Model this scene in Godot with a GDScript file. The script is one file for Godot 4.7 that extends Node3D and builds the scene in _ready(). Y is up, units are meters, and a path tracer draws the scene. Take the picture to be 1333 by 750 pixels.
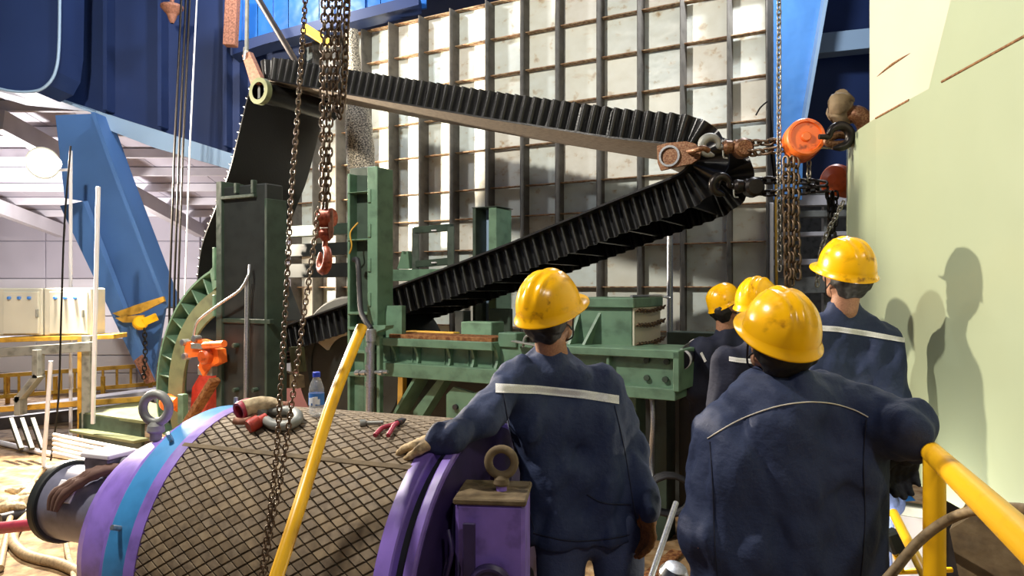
extends Node3D
# A workshop scene: a corrugated sidewall conveyor belt being hoisted over its frame, workers watching.
const EYE := Vector3(0, 1.65, 0)
const F := 960.0
const FLOOR := -0.12
const WA := Vector3(0.4961, 0, -0.8683)   # the machine's depth axis, away from the photographer
const RA := Vector3(0.8683, 0, 0.4961)    # the machine's length axis, to the right
const UP := Vector3.UP
var taken := {}
var rng := RandomNumberGenerator.new()
var M := {}
var T := {}
var fold := FastNoiseLite.new()
var crease := FastNoiseLite.new()

# ---------- places ----------
func at(px: float, py: float, d: float) -> Vector3:
	return EYE + Vector3((px - 666.5) / F * d, (375.0 - py) / F * d, -d)

func mp(px: float, py: float, wd: float) -> Vector3:
	return at(px, py, wd / (WA.x * (px - 666.5) / F - WA.z))

func rowz(a: Array, d: float) -> Array:
	var r := []
	for p in a: r.append(at(p[0], p[1], d if p.size() < 3 else p[2]))
	return r

# ---------- objects ----------
func numbered(called: String) -> String:
	if not taken.has(called):
		taken[called] = 0
		return called
	taken[called] += 1
	return "%s_%03d" % [called, taken[called]]

func thing(called: String, label: String, category: String, pos := Vector3.ZERO, group := "") -> Node3D:
	var o := Node3D.new()
	o.name = numbered(called)
	add_child(o)
	o.position = pos
	tag(o, label, category, group)
	return o

func tag(o: Node, label: String, category: String, group := "") -> void:
	o.set_meta("label", label)
	o.set_meta("category", category)
	if group != "": o.set_meta("group", group)

func S() -> SurfaceTool:
	var st := SurfaceTool.new()
	st.begin(Mesh.PRIMITIVE_TRIANGLES)
	st.set_smooth_group(-1)
	return st

func mesh_of(st: SurfaceTool, m: Material) -> ArrayMesh:
	st.generate_normals()
	var me := st.commit()
	if me.get_surface_count() > 0: me.surface_set_material(0, m)
	return me

func put(called: String, me: Mesh, parent: Node3D = null, xf := Transform3D()) -> MeshInstance3D:
	var o := MeshInstance3D.new()
	o.mesh = me
	if parent == null:
		o.name = numbered(called)
		add_child(o)
	else:
		o.name = called
		parent.add_child(o, true)
		xf = Transform3D(Basis(), -world_at(parent)) * xf
	o.transform = xf
	return o

func world_at(n: Node) -> Vector3:
	var p := Vector3.ZERO
	while n is Node3D and n != self:
		p += (n as Node3D).position
		n = n.get_parent()
	return p

func obj(called: String, st: SurfaceTool, m: Material, parent: Node3D = null) -> MeshInstance3D:
	return put(called, mesh_of(st, m), parent)

func struct(called: String, st: SurfaceTool, m: Material) -> MeshInstance3D:
	var o := obj(called, st, m)
	o.set_meta("kind", "structure")
	return o

# ---------- shapes ----------
func tri(st: SurfaceTool, a: Vector3, b: Vector3, c: Vector3) -> void:   # counter-clockwise from outside
	st.add_vertex(a); st.add_vertex(c); st.add_vertex(b)

func q(st: SurfaceTool, a: Vector3, b: Vector3, c: Vector3, d: Vector3) -> void:
	tri(st, a, b, c); tri(st, a, c, d)

func qo(st: SurfaceTool, a: Vector3, b: Vector3, c: Vector3, d: Vector3, mid: Vector3) -> void:
	if (b - a).cross(c - a).dot((a + c) * 0.5 - mid) < 0: q(st, d, c, b, a)
	else: q(st, a, b, c, d)

func bx(st: SurfaceTool, xf: Transform3D, s: Vector3, bev := 0.004) -> void:
	st.set_smooth_group(-1)
	var h := s.abs() * 0.5
	var b: float = minf(bev, minf(h.x, minf(h.y, h.z)) * 0.45)
	var m := xf.origin
	var v := func(sx: int, sy: int, sz: int, ax: int) -> Vector3:
		var p := Vector3(h.x - b, h.y - b, h.z - b)
		p[ax] = h[ax]
		return xf * (p * Vector3(sx, sy, sz))
	for ax in 3:
		var u := (ax + 1) % 3
		var w := (ax + 2) % 3
		for sg in [-1, 1]:
			var c := []
			for e in [[-1, -1], [1, -1], [1, 1], [-1, 1]]:
				var s3 := [0, 0, 0]
				s3[ax] = sg; s3[u] = e[0]; s3[w] = e[1]
				c.append(v.call(s3[0], s3[1], s3[2], ax))
			qo(st, c[0], c[1], c[2], c[3], m)
		for su in [-1, 1]:
			for sw in [-1, 1]:
				var s1 := [0, 0, 0]
				s1[ax] = -1; s1[u] = su; s1[w] = sw
				var s2: Array = s1.duplicate()
				s2[ax] = 1
				qo(st, v.call(s1[0], s1[1], s1[2], u), v.call(s2[0], s2[1], s2[2], u), v.call(s2[0], s2[1], s2[2], w), v.call(s1[0], s1[1], s1[2], w), m)
	for sx in [-1, 1]:
		for sy in [-1, 1]:
			for sz in [-1, 1]:
				var a: Vector3 = v.call(sx, sy, sz, 0)
				var b2: Vector3 = v.call(sx, sy, sz, 1)
				var c2: Vector3 = v.call(sx, sy, sz, 2)
				if (b2 - a).cross(c2 - a).dot(a - m) < 0: tri(st, a, c2, b2)
				else: tri(st, a, b2, c2)

func bar(st: SurfaceTool, a: Vector3, b: Vector3, w: float, h: float, upv := Vector3.UP, bev := 0.004) -> void:
	var z := (b - a).normalized()
	var x := upv.cross(z)
	if x.length() < 0.01: x = Vector3.RIGHT.cross(z)
	x = x.normalized()
	bx(st, Transform3D(Basis(x, z.cross(x), z), (a + b) * 0.5), Vector3(w, h, (b - a).length()), bev)

func mbox(st: SurfaceTool, x0: float, y0: float, x1: float, y1: float, wd: float, dep: float, bev := 0.004) -> void:
	var a := mp(x0, y0, wd)
	var b := mp(x1, y1, wd)
	bx(st, Transform3D(Basis(RA, UP, -WA), (a + b) * 0.5 + WA * dep * 0.5), Vector3((b - a).dot(RA), (b - a).y, dep), bev)

func prism(st: SurfaceTool, P: Array, ext: Vector3) -> void:   # a plane polygon pushed along ext
	st.set_smooth_group(-1)
	var n := -ext.normalized()
	var sum := Vector3.ZERO
	for i in P.size(): sum += (P[i] as Vector3).cross(P[(i + 1) % P.size()])
	if sum.dot(n) < 0:
		P = P.duplicate()
		P.reverse()
	var fx := n.cross(UP if absf(n.y) < 0.8 else Vector3.RIGHT).normalized()
	var fy := n.cross(fx)
	var flat := PackedVector2Array()
	for p in P: flat.append(Vector2(p.dot(fx), p.dot(fy)))
	var ids := Geometry2D.triangulate_polygon(flat)
	for k in range(0, ids.size(), 3):
		var a: Vector3 = P[ids[k]]
		var b: Vector3 = P[ids[k + 1]]
		var c: Vector3 = P[ids[k + 2]]
		if (b - a).cross(c - a).dot(n) < 0:
			var sw := b
			b = c
			c = sw
		tri(st, a, b, c)
		tri(st, a + ext, c + ext, b + ext)
	for i in P.size():
		var a: Vector3 = P[i]
		var b: Vector3 = P[(i + 1) % P.size()]
		q(st, a, a + ext, b + ext, b)

func mplate(st: SurfaceTool, pts: Array, wd: float, dep: float) -> void:
	var P := []
	for p in pts: P.append(mp(p[0], p[1], wd))
	prism(st, P, WA * dep)

func dplate(st: SurfaceTool, pts: Array, d: float, dep: float) -> void:
	prism(st, rowz(pts, d), Vector3(0, 0, -dep))

func tube(st: SurfaceTool, pts: Array, rads, sides := 8, closed := false, caps := true) -> void:
	var n := pts.size()
	var rings := []
	var t0: Vector3 = (pts[1] - pts[0]).normalized()
	var nx := t0.cross(UP if absf(t0.y) < 0.9 else Vector3.RIGHT).normalized()
	for i in n:
		var a: Vector3 = pts[(i - 1 + n) % n] if closed or i > 0 else pts[i]
		var b: Vector3 = pts[(i + 1) % n] if closed or i < n - 1 else pts[i]
		var t := (b - a).normalized()
		nx = (nx - t * nx.dot(t)).normalized()
		var ny := t.cross(nx)
		var r: float = rads if rads is float else rads[i]
		var ring := []
		for k in sides:
			var an := TAU * k / sides
			ring.append(pts[i] + nx * cos(an) * r + ny * sin(an) * r)
		rings.append(ring)
	st.set_smooth_group(0)
	for i in (n if closed else n - 1):
		var A: Array = rings[i]
		var B: Array = rings[(i + 1) % n]
		var off := 0
		if closed and i == n - 1:
			var best := 1e9
			for k in sides:
				var dd: float = (A[0] as Vector3).distance_to(B[k])
				if dd < best:
					best = dd
					off = k
		for k in sides:
			q(st, A[k], A[(k + 1) % sides], B[(k + 1 + off) % sides], B[(k + off) % sides])
	if caps and not closed:
		st.set_smooth_group(-1)
		for k in range(1, sides - 1):
			tri(st, rings[0][0], rings[0][k + 1], rings[0][k])
			tri(st, rings[n - 1][0], rings[n - 1][k], rings[n - 1][k + 1])

func smooth_path(pts: Array, per := 6) -> Array:
	var out := []
	var n := pts.size()
	for i in n - 1:
		var p0: Vector3 = pts[maxi(i - 1, 0)]
		var p3: Vector3 = pts[mini(i + 2, n - 1)]
		for k in per:
			out.append((pts[i] as Vector3).cubic_interpolate(pts[i + 1], p0, p3, float(k) / per))
	out.append(pts[n - 1])
	return out

func axes(ax: Vector3) -> Basis:   # y along ax
	var y := ax.normalized()
	var x := y.cross(Vector3.FORWARD if absf(y.z) < 0.9 else Vector3.UP).normalized()
	return Basis(x, y, x.cross(y))

func lathe(st: SurfaceTool, base: Vector3, ax: Vector3, prof: Array, sides := 24, soft := false, a0 := 0.0, a1 := TAU) -> void:
	var B := axes(ax)
	var whole := absf(a1 - a0 - TAU) < 0.001
	st.set_smooth_group(0 if soft else -1)
	for i in prof.size() - 1:
		if not soft: st.set_smooth_group(i + 1)
		var p: Vector2 = Vector2(prof[i][0], prof[i][1])
		var r: Vector2 = Vector2(prof[i + 1][0], prof[i + 1][1])
		for k in sides:
			var u := a0 + (a1 - a0) * k / sides
			var v := a0 + (a1 - a0) * (k + 1) / sides
			if whole and k == sides - 1: v = a0
			var cu := B.x * cos(u) + B.z * sin(u)
			var cv := B.x * cos(v) + B.z * sin(v)
			var A := base + cu * p.x + B.y * p.y
			var Bv := base + cv * p.x + B.y * p.y
			var C := base + cv * r.x + B.y * r.y
			var D := base + cu * r.x + B.y * r.y
			if p.x < 1e-5: tri(st, A, D, C)
			elif r.x < 1e-5: tri(st, A, C, Bv)
			else: q(st, A, D, C, Bv)

func ball(st: SurfaceTool, c: Vector3, r: Vector3, basis := Basis(), nu := 14, nv := 9) -> void:
	st.set_smooth_group(0)
	var P := func(i: int, j: int) -> Vector3:
		var th := TAU * (i % nu) / nu
		var ph := PI * j / nv
		return c + basis * (Vector3(sin(ph) * cos(th), cos(ph), sin(ph) * sin(th)) * r)
	for i in nu:
		for j in nv:
			var a: Vector3 = P.call(i, j)
			var b: Vector3 = P.call(i + 1, j)
			var e: Vector3 = P.call(i + 1, j + 1)
			var f: Vector3 = P.call(i, j + 1)
			if j == 0: tri(st, a, e, f)
			elif j == nv - 1: tri(st, a, b, f)
			else: q(st, a, b, e, f)

func annulus(st: SurfaceTool, c: Vector3, ux: Vector3, uy: Vector3, r0: float, r1: float, ext: Vector3, a0: float, a1: float, n := 40) -> void:
	st.set_smooth_group(-1)
	for k in n:
		var u := a0 + (a1 - a0) * k / n
		var v := a0 + (a1 - a0) * (k + 1) / n
		var cu := ux * cos(u) + uy * sin(u)
		var cv := ux * cos(v) + uy * sin(v)
		var m := c + (cu + cv) * 0.25 * (r0 + r1) + ext * 0.5
		qo(st, c + cu * r0, c + cu * r1, c + cv * r1, c + cv * r0, m)
		qo(st, c + cu * r0 + ext, c + cu * r1 + ext, c + cv * r1 + ext, c + cv * r0 + ext, m)
		st.set_smooth_group(3)
		qo(st, c + cu * r1, c + cv * r1, c + cv * r1 + ext, c + cu * r1 + ext, m)
		st.set_smooth_group(4)
		if r0 > 0: qo(st, c + cu * r0, c + cv * r0, c + cv * r0 + ext, c + cu * r0 + ext, m)
		st.set_smooth_group(-1)

# ---------- chains, hooks ----------
func link_mesh(pitch: float, wire: float, wide: float, m: Material) -> ArrayMesh:
	var st := S()
	var half := pitch * 0.5 + wire - 0.0 * wire
	var rr := (wide - wire * 2) * 0.5
	var pts := []
	var straight := maxf(half - rr, 0.001)
	for k in 6:
		var a := PI * k / 5
		pts.append(Vector3(rr * cos(a), straight + rr * sin(a), 0))
	for k in 6:
		var a := PI + PI * k / 5
		pts.append(Vector3(rr * cos(a), -straight + rr * sin(a), 0))
	tube(st, pts, wire, 6, true)
	return mesh_of(st, m)

func chain(parent: Node3D, path: Array, pitch: float, wire: float, wide: float, m: Material, slack := true) -> void:
	var me := link_mesh(pitch, wire, wide, m)
	var pts := smooth_path(path, 8) if slack else path
	var frames := []
	var need := pitch * 0.5
	var idx := 0
	var twist := rng.randf() * 0.5
	for i in pts.size() - 1:
		var a: Vector3 = pts[i]
		var b: Vector3 = pts[i + 1]
		var L := a.distance_to(b)
		var pos := need
		while pos < L:
			var y := (b - a).normalized()
			var ref := Vector3(0, 0, 1) if absf(y.z) < 0.9 else Vector3.UP
			var x := y.cross(ref).normalized()
			var B := Basis(x, y, x.cross(y)).rotated(y, twist + (PI / 2 if idx % 2 else 0.0) + rng.randf_range(-0.18, 0.18) + PI / 4)
			frames.append(Transform3D(B, a.lerp(b, pos / L)))
			idx += 1
			pos += pitch
		need = pos - L
	for k in mini(frames.size(), 300): put("link", me, parent, frames[k])
	if frames.size() > 300:
		var st := S()
		for k in range(300, frames.size()): st.append_from(me, 0, Transform3D(Basis(), -world_at(parent)) * frames[k])
		var me2 := st.commit()
		me2.surface_set_material(0, m)
		var o := put("more_links", me2, parent, Transform3D(Basis(), world_at(parent)))
		o.set_meta("kind", "stuff")

func hook(st: SurfaceTool, top: Vector3, down: Vector3, side: Vector3, size: float, thick: float) -> void:
	var y := down.normalized()
	var x := (side - y * side.dot(y)).normalized()
	var pts := [top, top + y * size * 0.16]
	var rs := [thick * 0.62, thick * 0.62]
	var c := top + y * size * 0.62
	for k in 11:
		var a := deg_to_rad(-90 + 300.0 * k / 10)
		pts.append(c + (x * cos(a) + y * sin(a)) * size * (0.32 if k < 10 else 0.4))
		rs.append(thick * (0.7 + 0.5 * sin(PI * k / 10.0)) * (0.4 if k == 10 else 1.0))
	tube(st, smooth_path(pts, 3), lerp_list(rs, 3), 8)

func lerp_list(a: Array, per: int) -> Array:
	var out := []
	for i in a.size() - 1:
		for k in per: out.append(lerpf(a[i], a[i + 1], float(k) / per))
	out.append(a[-1])
	return out

# ---------- materials ----------
func noise(freq: float, ramp: Array, seed_: int, octaves := 4, side := 512, kind := FastNoiseLite.TYPE_SIMPLEX_SMOOTH) -> NoiseTexture2D:
	var n := FastNoiseLite.new()
	n.noise_type = kind
	n.frequency = freq
	n.seed = seed_
	n.fractal_octaves = octaves
	var t := NoiseTexture2D.new()
	t.noise = n
	t.width = side
	t.height = side
	t.seamless = true
	var g := Gradient.new()
	var off := PackedFloat32Array()
	var col := PackedColorArray()
	for r in ramp:
		off.append(r[0])
		col.append(r[1] if r[1] is Color else Color(r[1], r[1], r[1]))
	g.offsets = off
	g.colors = col
	t.color_ramp = g
	return t

func bump(freq: float, strength: float, seed_: int, octaves := 4) -> NoiseTexture2D:
	var n := FastNoiseLite.new()
	n.frequency = freq
	n.seed = seed_
	n.fractal_octaves = octaves
	var t := NoiseTexture2D.new()
	t.noise = n
	t.width = 512
	t.height = 512
	t.seamless = true
	t.as_normal_map = true
	t.bump_strength = strength
	return t

func mat(called: String, c: Color, rough: float, metal := 0.0, tex: Texture2D = null, scale := 1.0, nrm: Texture2D = null, nscale := 1.0) -> StandardMaterial3D:
	var m := StandardMaterial3D.new()
	m.resource_name = called
	m.albedo_color = c
	m.roughness = rough
	m.metallic = metal
	m.uv1_triplanar = true
	m.uv1_world_triplanar = true
	m.uv1_scale = Vector3.ONE * scale
	if tex: m.albedo_texture = tex
	if nrm:
		m.normal_enabled = true
		m.normal_texture = nrm
		m.normal_scale = nscale
	M[called] = m
	return m

func c8(r: int, g: int, b: int) -> Color:
	return Color8(r, g, b)

# ---------- people: distance fields meshed as surface nets ----------
class Field:
	var o := Vector3.ZERO
	var n := Vector3i.ZERO
	var c := 0.012
	var g := PackedFloat32Array()

	func _init(bones: Array, cell: float, k: float) -> void:
		c = cell
		var lo := Vector3.ONE * 1e9
		var hi := -lo
		for b in bones:
			var R := Vector3.ONE * (maxf(b[2], b[3]) + cell * 3.0)
			lo = lo.min(b[0] - R).min(b[1] - R)
			hi = hi.max(b[0] + R).max(b[1] + R)
		o = lo
		n = Vector3i(((hi - lo) / c).ceil()) + Vector3i.ONE
		g.resize(n.x * n.y * n.z)
		g.fill(9.0)
		for b in bones:
			var a: Vector3 = b[0]
			var ba: Vector3 = b[1] - a
			var ra: float = b[2]
			var dr: float = b[3] - ra
			var il := 1.0 / maxf(ba.length_squared(), 1e-9)
			var R := Vector3.ONE * (maxf(b[2], b[3]) + k + cell * 2.0)
			var i0 := Vector3i(((a.min(b[1]) - R - o) / c).floor()).clamp(Vector3i.ZERO, n - Vector3i.ONE)
			var i1 := Vector3i(((a.max(b[1]) + R - o) / c).ceil()).clamp(Vector3i.ZERO, n - Vector3i.ONE)
			for z in range(i0.z, i1.z + 1):
				for y in range(i0.y, i1.y + 1):
					var id := (z * n.y + y) * n.x + i0.x
					var pa := o + Vector3(i0.x, y, z) * c - a
					for x in range(i0.x, i1.x + 1):
						var h := clampf(pa.dot(ba) * il, 0.0, 1.0)
						var d := (pa - ba * h).length() - ra - dr * h
						var e := g[id]
						if e > d + k: g[id] = d
						elif d < e + k:
							var w := (k - absf(d - e)) / k
							g[id] = minf(d, e) - w * w * k * 0.25
						id += 1
						pa.x += c

	func cut(p: Vector3, nn: Vector3) -> void:   # keeps the side that nn points away from
		var id := 0
		for z in n.z:
			for y in n.y:
				var s := (o + Vector3(0, y, z) * c - p).dot(nn)
				var st := nn.x * c
				for x in n.x:
					if s > g[id]: g[id] = s
					s += st
					id += 1

	func folds(f: FastNoiseLite, amp: float, stretch: Vector3, lean := 0.0) -> void:
		var id := 0
		var B := Basis.from_scale(stretch) * Basis(Vector3.BACK, lean)
		for z in n.z:
			for y in n.y:
				for x in n.x:
					if absf(g[id]) < 0.035:
						var p := B * (o + Vector3(x, y, z) * c)
						g[id] += amp * f.get_noise_3dv(p) * minf(1.0, (0.035 - absf(g[id])) * 60.0)
					id += 1

	func val(p: Vector3) -> float:
		var r := (p - o) / c
		var i := Vector3i(r.floor())
		if i.x < 0 or i.y < 0 or i.z < 0 or i.x >= n.x - 1 or i.y >= n.y - 1 or i.z >= n.z - 1: return 0.05
		var f := r - r.floor()
		var id := (i.z * n.y + i.y) * n.x + i.x
		var sy := n.x
		var sz := n.x * n.y
		var a := lerpf(lerpf(g[id], g[id + 1], f.x), lerpf(g[id + sy], g[id + sy + 1], f.x), f.y)
		var b := lerpf(lerpf(g[id + sz], g[id + sz + 1], f.x), lerpf(g[id + sz + sy], g[id + sz + sy + 1], f.x), f.y)
		return lerpf(a, b, f.z)

	func hit(from: Vector3, dir: Vector3, off: float) -> Vector3:
		var t := 0.3
		dir = dir.normalized()
		for k in 600:
			var v := minf(val(from + dir * t), 0.05) - off
			if v < 0.0005: break
			t += maxf(v * 0.7, 0.0008)
			if t > 9.0: return Vector3.INF
		return from + dir * t

	func arrays() -> Array:
		var V := PackedVector3Array()
		var I := PackedInt32Array()
		var at_ := PackedInt32Array()
		at_.resize(g.size())
		at_.fill(-1)
		var sy := n.x
		var sz := n.x * n.y
		var offs := [0, 1, sy, sy + 1, sz, sz + 1, sz + sy, sz + sy + 1]
		var cor := [Vector3(0, 0, 0), Vector3(1, 0, 0), Vector3(0, 1, 0), Vector3(1, 1, 0), Vector3(0, 0, 1), Vector3(1, 0, 1), Vector3(0, 1, 1), Vector3(1, 1, 1)]
		var edges := [[0, 1], [2, 3], [4, 5], [6, 7], [0, 2], [1, 3], [4, 6], [5, 7], [0, 4], [1, 5], [2, 6], [3, 7]]
		var far := maxf(c * 2.6, 0.065)
		for z in n.z - 1:
			for y in n.y - 1:
				var id := (z * n.y + y) * n.x
				for x in n.x - 1:
					if absf(g[id]) < far:
						var neg := 0
						for k in 8:
							if g[id + offs[k]] < 0.0: neg += 1
						if neg > 0 and neg < 8:
							var sum := Vector3.ZERO
							var cnt := 0
							for e in edges:
								var u := g[id + offs[e[0]]]
								var w := g[id + offs[e[1]]]
								if (u < 0.0) != (w < 0.0):
									sum += (cor[e[0]] as Vector3).lerp(cor[e[1]], u / (u - w))
									cnt += 1
							at_[id] = V.size()
							V.append(o + (Vector3(x, y, z) + sum / cnt) * c)
					id += 1
		for z in range(1, n.z - 1):
			for y in range(1, n.y - 1):
				var id := (z * n.y + y) * n.x + 1
				for x in range(1, n.x - 1):
					if at_[id] >= 0:
						var u := g[id] < 0.0
						for e in 3:
							var so: int = [1, sy, sz][e]
							if u != (g[id + so] < 0.0):
								var p: int = [sy, sz, 1][e]
								var r: int = [sz, 1, sy][e]
								var a := at_[id]
								var b := at_[id - p]
								var cc := at_[id - p - r]
								var d := at_[id - r]
								if a >= 0 and b >= 0 and cc >= 0 and d >= 0:
									if u: I.append_array([a, cc, b, a, d, cc])
									else: I.append_array([a, b, cc, a, cc, d])
					id += 1
		var N := PackedVector3Array()
		N.resize(V.size())
		for k in range(0, I.size(), 3):
			var nn := (V[I[k + 2]] - V[I[k]]).cross(V[I[k + 1]] - V[I[k]])
			N[I[k]] += nn
			N[I[k + 1]] += nn
			N[I[k + 2]] += nn
		for k in N.size(): N[k] = N[k].normalized()
		var A := []
		A.resize(Mesh.ARRAY_MAX)
		A[Mesh.ARRAY_VERTEX] = V
		A[Mesh.ARRAY_NORMAL] = N
		A[Mesh.ARRAY_INDEX] = I
		return A

func obj_fields(called: String, fields: Array, m: Material, parent: Node3D) -> MeshInstance3D:
	var me := ArrayMesh.new()
	var V := PackedVector3Array()
	var N := PackedVector3Array()
	var I := PackedInt32Array()
	for f in fields:
		var A: Array = f.arrays()
		var base := V.size()
		V.append_array(A[Mesh.ARRAY_VERTEX])
		N.append_array(A[Mesh.ARRAY_NORMAL])
		for i in A[Mesh.ARRAY_INDEX]: I.append(i + base)
	var B := []
	B.resize(Mesh.ARRAY_MAX)
	B[Mesh.ARRAY_VERTEX] = V
	B[Mesh.ARRAY_NORMAL] = N
	B[Mesh.ARRAY_INDEX] = I
	me.add_surface_from_arrays(Mesh.PRIMITIVE_TRIANGLES, B)
	me.surface_set_material(0, m)
	return put(called, me, parent)

func facing(yaw: float, pitch: float, roll := 0.0) -> Basis:   # -z is the front; yaw to the right, pitch up
	return Basis(UP, -deg_to_rad(yaw)) * Basis(Vector3.RIGHT, deg_to_rad(pitch)) * Basis(Vector3.BACK, deg_to_rad(roll))

func head_field(c: Vector3, B: Basis, neck: Vector3, cell := 0.005) -> Field:
	var w := func(x: float, y: float, z: float) -> Vector3: return c + B * Vector3(x, y, z)
	var b := []
	b.append([w.call(0, 0.045, 0.03), w.call(0, 0.04, -0.035), 0.082, 0.078])        # skull
	b.append([w.call(0, -0.02, -0.03), w.call(0, -0.085, -0.06), 0.066, 0.036])       # face to chin
	for s in [-1, 1]:
		b.append([w.call(s * 0.045, -0.05, -0.005), w.call(s * 0.02, -0.088, -0.062), 0.026, 0.02])  # jaw
		b.append([w.call(s * 0.035, -0.012, -0.085), w.call(s * 0.045, -0.02, -0.07), 0.018, 0.02])  # cheekbone
		b.append([w.call(s * 0.012, 0.028, -0.103), w.call(s * 0.042, 0.03, -0.09), 0.011, 0.01])    # brow
		b.append([w.call(s * 0.03, 0.012, -0.09), w.call(s * 0.034, 0.012, -0.09), 0.0125, 0.0125])  # eye
		b.append([w.call(s * 0.081, 0.018, 0.012), w.call(s * 0.078, -0.026, 0.004), 0.012, 0.009])  # ear
		b.append([w.call(s * 0.088, 0.022, 0.022), w.call(s * 0.086, -0.012, 0.016), 0.008, 0.006])
	b.append([w.call(0, 0.012, -0.105), w.call(0, -0.03, -0.125), 0.009, 0.0135])     # nose
	b.append([w.call(-0.018, -0.056, -0.1), w.call(0.018, -0.056, -0.1), 0.009, 0.009])  # lips
	b.append([w.call(-0.014, -0.066, -0.098), w.call(0.014, -0.066, -0.098), 0.009, 0.009])
	b.append([w.call(0, -0.03, 0.025), neck, 0.057, 0.062])
	return Field.new(b, cell, 0.018)

func hand_bones(wr: Vector3, dir: Vector3, back: Vector3, thumb_side: Vector3, curl: float, r := 0.0105, spread := 0.06) -> Array:
	var b := []
	dir = dir.normalized()
	var side := (thumb_side - dir * thumb_side.dot(dir)).normalized()
	back = side.cross(dir) * signf(side.cross(dir).dot(back))
	var lens := [[0.088, 0.041, 0.025, 0.021], [0.09, 0.045, 0.029, 0.022], [0.086, 0.042, 0.027, 0.022], [0.078, 0.033, 0.021, 0.019]]
	for f in 4:
		var offs := 0.031 - 0.0205 * f
		var root := wr + side * offs * 0.55
		var kn: Vector3 = wr + dir * lens[f][0] + side * offs * 1.08
		b.append([root, kn, r * 1.5, r * 1.28])
		var cur := kn
		var d0 := (dir + side * offs * spread * 20.0).normalized()
		var an := curl * 0.6
		for j in 3:
			var dd := (d0 * cos(an) - back * sin(an)).normalized()
			var nx: Vector3 = cur + dd * lens[f][j + 1]
			b.append([cur, nx, r * (1.08 - 0.1 * j), r * (1.0 - 0.1 * j)])
			cur = nx
			an += curl * (0.8 + 0.1 * f * 0.3)
	var t0 := wr + dir * 0.022 + side * 0.026
	var t1 := t0 + dir * 0.032 + side * 0.028 - back * 0.012
	var t2 := t1 + dir * 0.034 + side * 0.008 - back * 0.014
	var t3 := t2 + dir * 0.027 - side * 0.006 - back * 0.01
	b.append([t0, t1, r * 1.7, r * 1.3])
	b.append([t1, t2, r * 1.2, r * 1.1])
	b.append([t2, t3, r * 1.1, r * 0.9])
	return b

func glove(parent: Node3D, wr: Vector3, dir: Vector3, back: Vector3, thumb: Vector3, curl: float, m: Material, label: String, sleeve: Vector3) -> void:
	var b := hand_bones(wr, dir, back, thumb, curl, 0.0115)
	b.append([wr - dir.normalized() * 0.03, wr + dir.normalized() * 0.03, 0.035, 0.032])
	var f := Field.new(b, 0.0042, 0.009)
	f.folds(fold, 0.004, Vector3.ONE * 2.2)
	var o := obj_fields("glove", [f], m, parent)
	if label != "": o.set_meta("label", label)

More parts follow.
